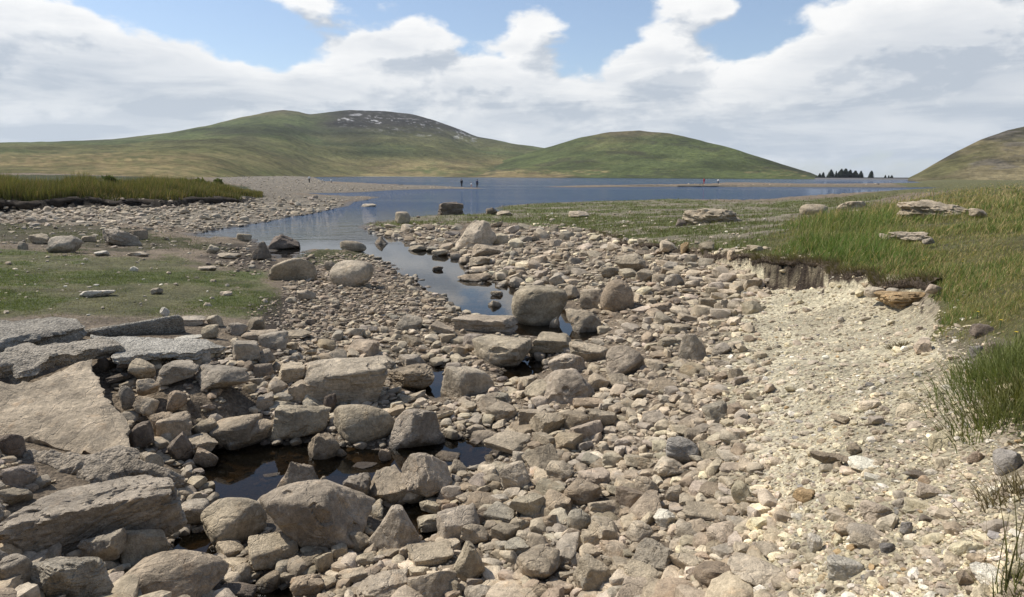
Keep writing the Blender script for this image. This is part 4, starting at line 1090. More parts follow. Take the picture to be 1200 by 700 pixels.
def place_rock(h, k):
    sd = h['seed'] if h['seed'] is not None else 500 + k
    r = np.random.default_rng(sd * 7 + 1)
    g = ground_at(h['cx'], h['base'] - h['h'] * .08)[0]
    if h['z'] is not None:
        g = at_z(h['cx'], h['base'] - h['h'] * .05, h['z'])
    d = float(np.linalg.norm(g - CAM)); th = math.asin((CAMZ - g[2]) / d)
    Wm = h['w'] * d / F
    dep = h['deep'] * Wm
    hz = (h['h'] * d / F - dep * math.sin(th) * .8) / max(math.cos(th), .5)
    hz = float(np.clip(hz, .22 * Wm if h['h'] > .3 * h['w'] else .10 * Wm, 1.5 * Wm))
    v = np.array([g[0], g[1]]) / np.hypot(g[0], g[1])
    ctr = np.array([g[0] + v[0] * dep * .42, g[1] + v[1] * dep * .42])
    sub = 5 if h['w'] > 36 else (4 if h['w'] > 14 else 3)
    if h['w'] > 90: sub = 6
    D, Fc = ICO[sub]
    P = rock_shape(D, sd, h['p'] * (1.5 if h['p'] >= 9 else 1.0), box=h['box'], strata=h['strata'], rough=h['rough'])
    yaw = h['yaw'] if h['yaw'] is not None else r.uniform(-.5, .5)
    c, s = math.cos(yaw), math.sin(yaw)
    P = np.stack([P[:, 0] * c - P[:, 1] * s, P[:, 0] * s + P[:, 1] * c, P[:, 2]], 1)
    if not h['box']:
        tl = r.normal(0, .22); P = np.stack([P[:, 0] * math.cos(tl) - P[:, 2] * math.sin(tl), P[:, 1], P[:, 0] * math.sin(tl) + P[:, 2] * math.cos(tl)], 1)
    lo, hi = P.min(0), P.max(0)
    P = (P - (lo + hi) / 2) / (hi - lo)
    tp = TAPER.get(h['seed'], 0)
    P[:, :2] *= (1 - tp * (P[:, 2] + .5))[:, None]
    full = hz / (1 - h['sink'])
    a = math.atan2(v[0], v[1])                       # face the body's width across the view
    U = np.stack([P[:, 0], P[:, 1], P[:, 2]], 1)
    sel = np.arange(0, len(P), max(1, len(P) // 320))
    ca, sa = math.cos(a), math.sin(a)

    def body(Q): return np.stack([Q[:, 0] * Wm * ca + Q[:, 1] * dep * sa, -Q[:, 0] * Wm * sa + Q[:, 1] * dep * ca, (Q[:, 2] + .5) * full], 1)

    def foot(): return (h['z'] if h['z'] is not None else float(height(ctr[:1], ctr[1:])[0])) + h['lift'] - h['sink'] * full
    for it in range(5):
        z0 = foot(); W_ = body(U[sel]) + np.array([ctr[0], ctr[1], z0])
        gz = np.zeros(len(W_)) if h['z'] is not None else height(W_[:, 0], W_[:, 1])
        ok = W_[:, 2] > np.maximum(gz, 0)
        if ok.sum() < 8: full *= 1.3; continue
        qx, qy, _ = proj(W_[ok, 0], W_[ok, 1], W_[ok, 2])
        x0, x1, y0, y1 = qx.min(), qx.max(), qy.min(), qy.max()
        dd_ = float(np.hypot(ctr[0], ctr[1]))
        ctr = ctr + np.array([ca, -sa]) * (h['cx'] - (x0 + x1) / 2) * dd_ / F
        dr = float(np.clip((y1 - h['base']) * dd_ * dd_ / (F * 2.2), -.12 * dd_, .12 * dd_)) * .7
        ctr = ctr + v * dr
        Wm *= float(np.clip(h['w'] / max(x1 - x0, 1), .7, 1.4)); dep = h['deep'] * Wm
        full *= float(np.clip(h['h'] / max(y1 - y0, 1), .7, 1.4)) ** .9
        full = float(np.clip(full, .12 * Wm, 2.2 * Wm))
        if full < .3 * Wm and (y1 - y0) > h['h'] * 1.1: h['deep'] *= .85; dep = h['deep'] * Wm
    z0 = foot(); P = body(U); P[:, 2] -= 0
    t = np.array(TONE[h['tone']]) * (1 + r.normal(0, .06)) * (1 + r.normal(0, .007, 3))
    me = make_mesh('rock', P, Fc, np.tile(t, (len(P), 1)), smooth=True, sharp=math.radians(38))
    nm = h['name'] or ('boulder' if h['w'] > 34 else 'stone')
    o = link(nm, me, M_ROCK, loc=(ctr[0], ctr[1], z0), category='boulder' if nm == 'boulder' else ('outcrop' if nm == 'rock_outcrop' else ('block' if nm == 'stone_block' else 'stone')))
    o['group'] = STONES if nm in ('stone', 'boulder') else 'bedrock outcrops in the meadow'
    if nm == 'stone_block': del o['group']
    if h['label']: o['label'] = h['label']
    h['obj'] = o; h['cy'] = h['base'] - h['h'] * .5
    occ_paint(h['cx'], h['cy'], h['w'] * .46, h['h'] * .46)


for k_, h_ in enumerate(HAND): place_rock(h_, k_)

# ================================================================ broken concrete on the left
def slab(name, c, thick, label, tone, n=(60, 30), jag=.03, bumpy=.012, cat='concrete slab', mat=None, seed=0, frac=.03, strata=0):
    """a broken slab: c = four top corners (photo x, y, height): far left, far right, near right, near left"""
    Q = [at_z(q[0], q[1], q[2]) for q in c]
    nu, nv = n
    u = np.linspace(0, 1, nu); v = np.linspace(0, 1, nv)
    U, Vv = np.meshgrid(u, v, indexing='ij')
    T = (Q[0] * ((1 - U) * (1 - Vv))[..., None] + Q[1] * (U * (1 - Vv))[..., None] + Q[2] * (U * Vv)[..., None] + Q[3] * ((1 - U) * Vv)[..., None])
    e = np.minimum(np.minimum(U, 1 - U) * np.linalg.norm(Q[1] - Q[0]), np.minimum(Vv, 1 - Vv) * np.linalg.norm(Q[3] - Q[0]))
    nrm = np.cross(Q[1] - Q[0], Q[3] - Q[0]); nrm /= np.linalg.norm(nrm); nrm *= -1 if nrm[2] < 0 else 1
    cen = sum(Q) / 4
    out = T - cen; out -= (out @ nrm)[..., None] * nrm
    out /= np.maximum(np.linalg.norm(out, axis=-1, keepdims=True), 1e-6)
    wj = np.exp(-e / .12)
    J = (fbm(T[..., 0] * 4, T[..., 1] * 4, octaves=5, seed=seed) * jag * 2.2 + vnoise(T[..., 0] * 1.7, T[..., 1] * 1.7, seed=seed + 3) * jag) * wj
    T = T + out * J[..., None]
    T = T + nrm * (fbm(T[..., 0] * 3, T[..., 1] * 3, octaves=5, seed=seed + 5) * bumpy * 2.4 - .5 * thick * .25 * np.exp(-e / .02) + fbm(T[..., 0] * 14, T[..., 1] * 14, octaves=4, seed=seed + 6) * bumpy)[..., None]
    # loop of the rim, pulled down in rings
    ii = [(i, 0) for i in range(nu)] + [(nu - 1, j) for j in range(1, nv)] + [(i, nv - 1) for i in range(nu - 2, -1, -1)] + [(0, j) for j in range(nv - 2, 0, -1)]
    rim = np.array([T[i, j] for i, j in ii]); ro = np.array([out[i, j] for i, j in ii]); nr = len(ii)
    rings = []
    K = 7
    for k in range(1, K + 1):
        s = k / K
        off = fbm(rim[:, 0] * 5 + rim[:, 1] * 5, rim[:, 1] * 3 + s * 2.0, np.full(nr, s * 3), octaves=4, seed=seed + 8) * frac * 2
        rings.append(rim - nrm * thick * s + ro * (off - .35 * frac * s + .2 * frac)[:, None])
    V = np.concatenate([T.reshape(-1, 3)] + rings + [(rings[-1].mean(0))[None]])
    i, j = np.meshgrid(np.arange(nu - 1), np.arange(nv - 1), indexing='ij')
    top = np.stack([i * nv + j, i * nv + j + 1, (i + 1) * nv + j + 1, (i + 1) * nv + j], -1).reshape(-1, 4)
    ri = np.array([a * nv + b for a, b in ii]); base = nu * nv
    side = []
    prev = ri
    for k in range(K):
        cur = base + k * nr + np.arange(nr)
        side.append(np.stack([prev, np.roll(prev, -1), np.roll(cur, -1), cur], -1)); prev = cur
    cap = np.stack([prev, np.roll(prev, -1), np.full(nr, len(V) - 1)], -1)
    cc = np.tile(np.array(tone), (len(V), 1))
    me = make_mesh(name, V - cen, [top] + side + [cap], cc, smooth=True, sharp=math.radians(40))
    # make sure the faces look outward
    bm = bmesh.new(); bm.from_mesh(me); bmesh.ops.recalc_face_normals(bm, faces=bm.faces); bm.to_mesh(me); bm.free()
    o = link(name, me, mat or M_CONC, loc=cen, label=label, category=cat)
    q = np.array([(a, b) for a, b, _ in c])
    for f in np.linspace(0, 1, 14):
        for g in np.linspace(0, 1, 10):
            p = (q[0] * (1 - f) + q[1] * f) * (1 - g) + (q[3] * (1 - f) + q[2] * f) * g
            occ_paint(p[0], p[1], 9, 6)
    return o


slab('sandy_slab', [(-46, 462, .66), (112, 416, .80), (156, 532, .32), (-60, 508, .40)], .16, 'huge smooth tilted sandy slab beside the rubble heap', (.47, .38, .268), n=(110, 70), jag=.07, bumpy=.010, mat=M_ROCK, seed=11, frac=.03, cat='stone slab')
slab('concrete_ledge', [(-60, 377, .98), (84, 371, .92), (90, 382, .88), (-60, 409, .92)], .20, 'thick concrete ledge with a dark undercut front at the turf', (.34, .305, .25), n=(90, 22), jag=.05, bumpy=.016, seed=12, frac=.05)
slab('concrete_kerb', [(98, 385, .76), (210, 367.5, .86), (213, 370, .84), (110, 388, .74)], .34, 'long concrete kerb beam with a dark front face on the turf edge', (.31, .28, .23), n=(80, 8), jag=.01, bumpy=.006, seed=13, frac=.012, cat='kerb')
slab('concrete_strip', [(-50, 420, .86), (122, 392, .86), (124, 409, .84), (-50, 436, .78)], .13, 'rough broken concrete strip above the sandy slab', (.36, .315, .25), n=(90, 26), jag=.10, bumpy=.02, seed=14, frac=.06)
slab('concrete_sheet', [(112, 392, .80), (250, 398, .70), (258, 404, .68), (142, 419, .76)], .07, 'thin broken sheet of pebbly grey concrete over the heap', (.44, .405, .34), n=(80, 34), jag=.08, bumpy=.012, seed=15, frac=.03)
slab('concrete_lump', [(26, 524, .40), (160, 532, .36), (206, 556, .24), (46, 556, .30)], .2, 'crumbling gravelly lump of concrete below the sandy slab', (.36, .305, .235), n=(90, 46), jag=.12, bumpy=.035, seed=16, frac=.08)

# ================================================================ scattered stones
LIB = {s: [rock_shape(ICO[s][0], 1000 + 31 * k + s, p=[16, 30, 50, 70][k % 4], n=7, rough=.035) for k in range(36)] for s in (1, 2, 3)}
for s in LIB:
    for k in range(36):
        P = LIB[s][k]; P = P * np.array([1, [.75, .9, .6][k % 3], [.42, .58, .36, .66][k % 4]]); lo, hi = P.min(0), P.max(0)
        LIB[s][k] = (P - (lo + hi) / 2) / (hi - lo).max()

BED = [(330, 404), (450, 374), (520, 366), (600, 388), (680, 372), (700, 342), (760, 332), (830, 372), (850, 450), (835, 520), (870, 600), (880, 900), (-350, 900), (-350, 560), (60, 545), (150, 540), (240, 505), (330, 445)]
SLOPE = [(424, 268), (470, 264), (540, 262), (690, 268), (760, 290), (880, 303), (905, 345), (840, 385), (760, 345), (700, 348), (650, 350), (600, 338), (548, 318), (532, 302), (470, 285)]
HEAP = [(125, 415), (330, 396), (345, 450), (300, 505), (180, 545), (135, 500)]
LFOOT = [(-350, 520), (40, 520), (60, 560), (-350, 580)]
TURFS = [(-350, 285), (80, 296), (235, 290), (320, 330), (320, 365), (215, 368), (60, 372), (-350, 372)]
FLATS = [(560, 258), (600, 246), (900, 246), (885, 296), (760, 286), (690, 268)]
SPITR = [(630, 219.6), (800, 217.3), (880, 216.2), (1060, 217.5), (1060, 219.7), (860, 219.0)]
CAND = []


def sample_layer(poly, tries, lo, hi, tones, power=2.2, pscale=True, keep_free=.9, wet=False):
    P = np.array(poly, float); x0, y0 = P.min(0); x1, y1 = P.max(0); y1 = min(y1, 880)
    px = rng.uniform(x0, x1, tries); py = rng.uniform(y0, y1, tries)
    jx_ = 26 if poly is SCREE else 8
    m = inpoly(px + rng.normal(0, jx_, tries), py + rng.normal(0, 4, tries), poly); px, py = px[m], py[m]
    if not wet:
        m = ~inpoly(px, py, LAKE_PX)
        for q in POOLS_PX: m &= ~inpoly(px, py, q)
        px, py = px[m], py[m]
    u = rng.random(len(px)); k = 1 - power
    d = (lo ** k + u * (hi ** k - lo ** k)) ** (1 / k)
    if pscale: d = d * np.clip(.35 + .60 * (py - 215) / 330, .35, 1.15)
    tn = rng.choice([t for t, _ in tones], len(px), p=np.array([w for _, w in tones]) / sum(w for _, w in tones))
    CAND.append((px, py, d, tn, keep_free))


bedt = [('tan', 6), ('grey', 2.2), ('pale', 1.3), ('brown', 1.4)]
sample_layer(BED, 2600, 18, 42, bedt, power=2.0); sample_layer(BED, 16000, 10, 20, bedt); sample_layer(BED, 30000, 5, 10, bedt); sample_layer(BED, 42000, 2.6, 5.5, bedt)
sample_layer(SLOPE, 2000, 14, 36, bedt + [('cream', 1)]); sample_layer(SLOPE, 10000, 6, 14, bedt + [('cream', 1)]); sample_layer(SLOPE, 12000, 3, 6, bedt + [('cream', 1)])
sct = [('cream', 5), ('pale', 4), ('tan', 2.5), ('white', 1.2), ('grey', 1.3), ('slate', .3), ('brown', .6), ('orange', .2)]
EDGEBAND = [(740, 330), (860, 330), (900, 440), (890, 540), (930, 640), (960, 900), (790, 900), (790, 600), (760, 480), (770, 400)]
sample_layer(EDGEBAND, 1500, 10, 24, bedt + [('cream', 2), ('pale', 2)]); sample_layer(EDGEBAND, 4000, 5, 11, bedt + [('cream', 3), ('pale', 3)])
sample_layer(SCREE, 200, 12, 28, sct); sample_layer(SCREE, 2300, 6, 13, sct); sample_layer(SCREE, 10000, 3.2, 6.5, sct); sample_layer(SCREE, 30000, 1.8, 3.6, sct)
midt = [('tan', 3), ('brown', 4), ('dark', 2.2), ('grey', 1.5), ('pale', .3)]
sample_layer(MIDG, 700, 8, 18, midt); sample_layer(MIDG, 6000, 4.5, 9, midt); sample_layer(MIDG, 9000, 2.8, 5, midt)
sample_layer(SHORE, 260, 14, 24, [('grey', 2), ('tan', 2), ('pale', 2)]); sample_layer(SHORE, 9000, 5.5, 13, [('grey', 3), ('tan', 3), ('pale', 2), ('brown', 1)])
sample_layer(FARG, 2600, 3.4, 6, [('grey', 2), ('tan', 2), ('pale', 2)])
heapt = [('grey', 3), ('tan', 3), ('brown', 2), ('dark', 1)]
sample_layer(HEAP, 700, 12, 26, heapt); sample_layer(HEAP, 3000, 5, 12, heapt); sample_layer(LFOOT, 300, 8, 26, heapt); sample_layer(LFOOT, 900, 4, 9, heapt)
sample_layer(TURFS, 260, 4, 13, [('pale', 3), ('white', 1.4), ('grey', 2), ('tan', 2)], power=2.8); sample_layer(TURF2, 500, 5, 14, [('grey', 3), ('tan', 3), ('pale', 2)])
sample_layer(MUD2, 420, 4, 13, midt); sample_layer(MUD, 500, 3, 9, midt)
sample_layer(FLATS, 420, 4, 14, [('pale', 3), ('grey', 2), ('tan', 3), ('white', 1)], power=2.6)
sample_layer(SPITR, 500, 3.4, 6, [('grey', 2), ('tan', 2), ('pale', 1), ('dark', 1)])
for p_ in POOLS_PX[3:4]: sample_layer(p_, 130, 4, 14, [('brown', 1), ('dark', 1)], wet=True)
CHB = [(436, 268), (470, 284), (535, 300), (550, 318), (600, 338), (632, 350), (618, 372), (560, 375), (505, 352), (470, 325), (430, 300), (428, 285)]
sample_layer(CHB, 2200, 6, 22, bedt, wet=True, power=2.4)
sample_layer(LAKE_PX[27:64], 800, 5, 13, [('brown', 2), ('dark', 2), ('tan', 1)], power=2.6, wet=True)

px = np.concatenate([c[0] for c in CAND]); py = np.concatenate([c[1] for c in CAND]); dd = np.concatenate([c[2] for c in CAND]); tn = np.concatenate([c[3] for c in CAND])
order = np.argsort(-dd)
keep = []
for i in order:
    x, y, d = px[i], py[i], dd[i]
    ok = True
    rx, ry = d * .27, d * .17
    for ax, ay in ((0, 0), (rx, 0), (-rx, 0), (0, ry), (0, -ry)):
        xi, yi = int(x + ax) + OX, int(y + ay) + OY
        if not (0 <= xi < OCC.shape[1] and 0 <= yi < OCC.shape[0]) or OCC[yi, xi]: ok = False; break
    if ok:
        keep.append(i); occ_paint(x, y, d * .33, d * .21)
keep = np.array(keep)
px, py, dd, tn = px[keep], py[keep], dd[keep], tn[keep]
G = ground_at(px, py + dd * .2)
dist = np.linalg.norm(G - CAM, axis=1)
size = dd * dist / F * 1.12
yaw = rng.uniform(0, 2 * math.pi, len(px)); tiltx = rng.normal(0, .28, len(px)); tilty = rng.normal(0, .28, len(px))
var = rng.integers(0, 36, len(px)); jit = np.exp(rng.normal(0, .11, len(px))); jc = 1 + rng.normal(0, .012, (len(px), 3))
tone = np.array([TONE[t] for t in tn]) * jit[:, None] * jc
hm = np.array([[LIB[1][k][:, 2].max() - LIB[1][k][:, 2].min() for k in range(36)]])[0][var] * size
zc = G[:, 2] + hm * rng.uniform(.10, .34, len(px))
# far and on-screen, the biggest become stones of their own
onscr = (px > 4) & (px < 1196) & (py > 205) & (py < 694)
vis = np.where(onscr, dd, 0)
n_single = max(0, 296 - sum(1 for h in HAND if h['obj'].name.split('.')[0] in ('stone', 'boulder')))
singles = set(np.argsort(-vis)[:n_single].tolist())


def stone_verts(i, s):
    P = LIB[s][var[i]] * size[i]
    c, sn = math.cos(tiltx[i]), math.sin(tiltx[i]); P = np.stack([P[:, 0], P[:, 1] * c - P[:, 2] * sn, P[:, 1] * sn + P[:, 2] * c], 1)
    c, sn = math.cos(yaw[i]), math.sin(yaw[i]); return np.stack([P[:, 0] * c - P[:, 1] * sn, P[:, 0] * sn + P[:, 1] * c, P[:, 2]], 1)


def bulk(idx, s, name):
    """many stones as one mesh"""
    if len(idx) == 0: return
    L = np.stack(LIB[s])[var[idx]] * size[idx][:, None, None]
    c, sn = np.cos(tiltx[idx])[:, None], np.sin(tiltx[idx])[:, None]
    x, y, z = L[..., 0], L[..., 1] * c - L[..., 2] * sn, L[..., 1] * sn + L[..., 2] * c
    c, sn = np.cos(yaw[idx])[:, None], np.sin(yaw[idx])[:, None]
    V = np.stack([x * c - y * sn + G[idx, 0][:, None], x * sn + y * c + G[idx, 1][:, None], z + zc[idx][:, None]], -1)
    nv = V.shape[1]; Fc = ICO[s][1]
    FF = (Fc[None] + (np.arange(len(idx)) * nv)[:, None, None]).reshape(-1, 3)
    CC = np.repeat(tone[idx], nv, 0)
    return V.reshape(-1, 3), FF, CC


rest = np.array([i for i in range(len(px)) if i not in singles])
VV, FF, CC, off = [], [], [], 0
for s, lo, hi in ((1, 0, 5.5), (2, 5.5, 13), (3, 13, 99)):
    g = bulk(rest[(dd[rest] >= lo) & (dd[rest] < hi)], s, 's')
    if g: VV.append(g[0]); FF.append(g[1] + off); CC.append(g[2]); off += len(g[0])
ME = make_mesh('loose_stones', np.concatenate(VV), np.concatenate(FF), np.concatenate(CC), smooth=True, sharp=math.radians(30))
link('loose_stones', ME, M_STONE, kind='stuff')
print('stones', len(px), 'verts', off, 'single', len(singles))

# individual stones from the scatter
AUTO = []
D4, F4 = ICO[4]
for i in sorted(singles, key=lambda i: -dd[i]):
    sdx = 4000 + 13 * int(i)
    P = rock_shape(D4, 1000 + 31 * var[i] + 3, p=[16, 30, 50, 70][var[i] % 4], n=7, rough=.04)
    P = P * np.array([1, [.75, .9, .6][var[i] % 3], [.42, .58, .36, .66][var[i] % 4]]); lo, hi = P.min(0), P.max(0); P = (P - (lo + hi) / 2) / (hi - lo).max() * size[i]
    c, sn = math.cos(tiltx[i]), math.sin(tiltx[i]); P = np.stack([P[:, 0], P[:, 1] * c - P[:, 2] * sn, P[:, 1] * sn + P[:, 2] * c], 1)
    c, sn = math.cos(yaw[i]), math.sin(yaw[i]); P = np.stack([P[:, 0] * c - P[:, 1] * sn, P[:, 0] * sn + P[:, 1] * c, P[:, 2]], 1)
    o = link('stone', make_mesh('stone', P, F4, np.tile(tone[i], (len(P), 1)), smooth=True, sharp=math.radians(38)), M_ROCK, loc=(G[i, 0], G[i, 1], zc[i]), category='stone', group=STONES)
    AUTO.append(dict(obj=o, cx=px[i], cy=py[i], w=dd[i], tone=str(tn[i])))
for h in HAND:
    if not h['label']: AUTO.append(dict(obj=h['obj'], cx=h['cx'], cy=h['cy'], w=h['w'], tone=h['tone']))
LAND = [(h['short'], h['cx'], h['cy'], h['w']) for h in HAND if h['short']]
LAND += [('concrete ledge', 40, 388, 100), ('concrete kerb', 155, 380, 110), ('concrete sheet', 185, 405, 130), ('sandy slab', 60, 475, 200), ('concrete lump', 110, 545, 160)]
ORD = ['nearest', 'second nearest', 'third nearest', 'fourth nearest', 'fifth nearest', 'sixth nearest', 'seventh nearest', 'eighth nearest', 'ninth nearest', 'tenth nearest', 'eleventh nearest', 'twelfth nearest']
CN = {'tan': 'tan', 'pale': 'pale', 'grey': 'grey', 'dark': 'dark', 'brown': 'brown', 'cream': 'cream', 'orange': 'rusty', 'slate': 'blue grey', 'white': 'whitish', 'red': 'reddish'}
slots = {}
for a in AUTO:
    best = min(LAND, key=lambda L: math.hypot(L[1] - a['cx'], (L[2] - a['cy']) * 1.3) - L[3] * .3)
    dx, dy = a['cx'] - best[1], (a['cy'] - best[2]) * 1.5
    rel = ('right of' if dx > 0 else 'left of') if abs(dx) > abs(dy) else ('in front of' if dy > 0 else 'behind')
    slots.setdefault((best[0], rel, a['tone']), []).append((math.hypot(dx, dy), a))
for (ln, rel, tnm), L in slots.items():
    L.sort(key=lambda q: q[0])
    for k, (_, a) in enumerate(L):
        a['obj']['label'] = f"{CN[tnm]} stone {rel} the {ln}, {ORD[min(k, 11)]} of its colour"
# ================================================================ grass
def blades(name, P, L, Wd, lean, colr, tipc, label=None, seg=3, seed=0):
    """grass blades as one mesh: P roots (n,3), L lengths, Wd widths, lean (n,2) tip offsets as a share of the length"""
    r = np.random.default_rng(seed); n = len(P)
    a = r.uniform(0, 2 * math.pi, n)
    sx, sy = np.cos(a), np.sin(a)
    V = np.empty((n, seg * 2 + 1, 3), np.float32); Cc = np.empty((n, seg * 2 + 1, 3), np.float32)
    for k in range(seg + 1):
        t = k / seg
        cx = P[:, 0] + lean[:, 0] * L * t ** 1.7; cy = P[:, 1] + lean[:, 1] * L * t ** 1.7
        cz = P[:, 2] - .02 + L * (t - .35 * np.hypot(lean[:, 0], lean[:, 1]) * t * t)
        w = Wd * (1 - .75 * t) * .5
        cc = colr * (1 - t) + tipc * t
        if k < seg:
            V[:, 2 * k] = np.stack([cx - sx * w, cy - sy * w, cz], 1); V[:, 2 * k + 1] = np.stack([cx + sx * w, cy + sy * w, cz], 1)
            Cc[:, 2 * k] = cc; Cc[:, 2 * k + 1] = cc
        else:
            V[:, 2 * k] = np.stack([cx, cy, cz], 1); Cc[:, 2 * k] = cc
    nv = seg * 2 + 1
    q = np.array([(2 * k, 2 * k + 1, 2 * k + 3, 2 * k + 2) for k in range(seg - 1)]); t3 = np.array([(2 * seg - 2, 2 * seg - 1, 2 * seg)])
    o = (np.arange(n) * nv)[:, None, None]
    fs = []
    if len(q): fs.append((q[None] + o).reshape(-1, 4))
    fs.append((t3[None] + o).reshape(-1, 3))
    return make_mesh(name, V.reshape(-1, 3), fs, Cc.reshape(-1, 3), smooth=True)


def roots(poly, n, jit=(8, 4), ymax=760, xr=(-260, 1460), wpow=1.0):
    P = np.array(poly, float); x0, y0 = np.maximum(P.min(0), (xr[0], 0)); x1, y1 = np.minimum(P.max(0), (xr[1], ymax))
    x = rng.uniform(x0, x1, n); y = y0 + (y1 - y0) * rng.random(n) ** wpow
    m = inpoly(x + rng.normal(0, jit[0], n), y + rng.normal(0, jit[1], n), poly)
    x, y = x[m], y[m]
    G = ground_at(x, y)
    return G, x, y


def pick(c1, c2, k): return np.asarray(c1) * (1 - k[:, None]) + np.asarray(c2) * k[:, None]


# the meadow on the right bank
G_, x_, y_ = roots(TALL, 330000, wpow=1.5)
G2_, x2_, y2_ = roots(TALL, 240000, wpow=1.3, xr=(1450, 2600), ymax=880)
G_, x_, y_ = np.concatenate([G_, G2_]), np.concatenate([x_, x2_]), np.concatenate([y_, y2_])
d_ = np.linalg.norm(G_ - CAM, axis=1)
_, _, e1_, _ = height(G_[:, 0], G_[:, 1], True)
n1_ = fbm(G_[:, 0] * .55, G_[:, 1] * .55, octaves=4, seed=91); n2_ = fbm(G_[:, 0] * 1.7, G_[:, 1] * 1.7, octaves=3, seed=92)
bare_ = inpoly(x_, y_, [(1105, 385), (1150, 372), (1200, 410), (1215, 440), (1180, 452), (1120, 420)]) & (n2_ > -.25)
dens_ = sstep(-.38, .18, n1_ + .5 * n2_ + .2 + .4 * ((x_ > 900) & (x_ < 1075)))
k_ = (rng.random(len(x_)) < .15 + .85 * dens_) & ~bare_ & ~((e1_ < .02) & (x_ < 1112) & (y_ < 396))
G_, x_, y_, d_, n1_, n2_, e1_ = (q[k_] for q in (G_, x_, y_, d_, n1_, n2_, e1_))
lush = sstep(-.1, .35, n1_ + .35 * n2_) * .75 + .25 * rng.random(len(x_))
tuss = np.exp(-(((x_ - 985) / 75) ** 4) - (((y_ - 282) / 30) ** 4)) * sstep(-.55, .15, n2_ + n1_)
lush = np.clip(lush + .35 * tuss, 0, 1)
L_ = (.055 + .10 * lush + .135 * tuss * (.35 + .65 * sstep(-.3, .3, n2_))) * np.clip((x_ - 885) / 75 + .4 * n2_, .22, 1) * rng.uniform(.55, 1.35, len(x_)) * np.clip(d_ / 12, .8, 1.9)
W_ = np.maximum(.0045, d_ / F * .62) * rng.uniform(.7, 1.3, len(x_))
lean_ = np.stack([rng.normal(.12, .34, len(x_)), rng.normal(-.05, .34, len(x_))], 1)
straw = rng.random(len(x_)) < (.34 - .22 * tuss + .25 * (d_ > 22))
c_ = pick((.190, .200, .070), (.115, .172, .044), lush) * np.exp(rng.normal(0, .2, len(x_)))[:, None]
c_[straw] = np.array((.36, .29, .15)) * np.exp(rng.normal(0, .18, straw.sum()))[:, None]
t_ = c_ * np.array((1.35, 1.25, 1.15)); 
link('meadow_grass', blades('meadow_grass', G_, L_, W_, lean_, c_ * .8, t_, seed=1), M_GRASS, kind='stuff')
print('meadow', len(x_))

# low green growth on the flats by the lake and along the top of the broken edge
G_, x_, y_ = roots(LOWT, 90000, jit=(8, 2))
d_ = np.linalg.norm(G_ - CAM, axis=1)
n1_ = fbm(G_[:, 0] * .5, G_[:, 1] * .5, octaves=5, seed=41) + .5 * fbm(G_[:, 0] * 3, G_[:, 1] * 3, octaves=4, seed=42)
_, sd_, e1_, _ = height(G_[:, 0], G_[:, 1], True)
k_ = (rng.random(len(x_)) < .08 + .92 * sstep(-.3, .1, n1_)) & (sd_ > .25) & ~((e1_ < .02) & (x_ > 670))
G_, x_, y_, d_ = G_[k_], x_[k_], y_[k_], d_[k_]
n_ = len(x_); lush = rng.random(n_)
c_ = pick((.160, .150, .058), (.110, .140, .040), lush) * np.exp(rng.normal(0, .2, n_))[:, None]
br_ = rng.random(n_) < .22; c_[br_] = np.array((.16, .125, .075))
link('short_grass', blades('short_grass', G_, rng.uniform(.04, .11, n_) * np.clip(d_ / 14, .8, 2.0), np.maximum(.006, d_ / F * .6), np.stack([rng.normal(0, .4, n_), rng.normal(0, .4, n_)], 1), c_ * .85, c_ * 1.2, seg=2, seed=2), M_GRASS, kind='stuff')

# close turf on the left
Gs, cs, ls, ds = [], [], [], []
for poly, n, lo, hi in ((TURF, 190000, .025, .065), (TURF2, 26000, .03, .09), (TONGUE, 9000, .02, .06)):
    G_, x_, y_ = roots(poly, n, jit=(12, 4))
    n1_ = fbm(G_[:, 0] * .5, G_[:, 1] * .5, octaves=5, seed=41) + .3 * fbm(G_[:, 0] * 3, G_[:, 1] * 3, octaves=4, seed=42)
    g_ = sstep(.30, -.10, n1_)
    k_ = rng.random(len(x_)) < .12 + .88 * g_
    G_, g_ = G_[k_], g_[k_]
    c_ = pick((.19, .165, .08), (.110, .140, .040), np.clip(g_ * .7 + .3 * rng.random(len(g_)), 0, 1)) * np.exp(rng.normal(0, .22, len(g_)))[:, None]
    if poly is not TURF: c_ *= .7
    Gs.append(G_); cs.append(c_); ls.append(rng.uniform(lo, hi, len(g_)))
G_ = np.concatenate(Gs); c_ = np.concatenate(cs); L_ = np.concatenate(ls); d_ = np.linalg.norm(G_ - CAM, axis=1); n_ = len(L_)
link('turf_grass', blades('turf_grass', G_, L_, np.maximum(.006, d_ / F * .7), np.stack([rng.normal(0, .5, n_), rng.normal(0, .5, n_)], 1), c_ * .85, c_ * 1.2, seg=2, seed=3), M_GRASS, kind='stuff')

# rushes on the left bank
n_ = 130000
x_ = rng.uniform(-420, 306, n_); d0_ = np.interp(x_, [-420, 0, 200, 280, 306], [44, 44.5, 46, 52, 60]); d1_ = np.interp(x_, [-420, 140, 230, 306], [70, 70, 76, 66])
rr_ = d0_ + (d1_ - d0_) * rng.random(n_) ** 1.3
dv_ = ray(x_, np.full(n_, 206.)); dv_ = dv_[:, :2] / np.hypot(dv_[:, 0], dv_[:, 1])[:, None]
G_ = np.concatenate([dv_ * rr_[:, None], np.zeros((n_, 1))], 1)
G_[:, 2], _, _, e2_ = height(G_[:, 0], G_[:, 1], True)
k_ = e2_ > .2
G_, x_ = G_[k_], x_[k_]
d_ = np.linalg.norm(G_ - CAM, axis=1)
n1_ = fbm(G_[:, 0] * .35, G_[:, 1] * .2, octaves=4, seed=95)
taper = np.interp(x_, [-500, 130, 230, 300], [1.05, 1.05, .75, .35])
k_ = rng.random(len(x_)) < .3 + .7 * sstep(-.5, .1, n1_)
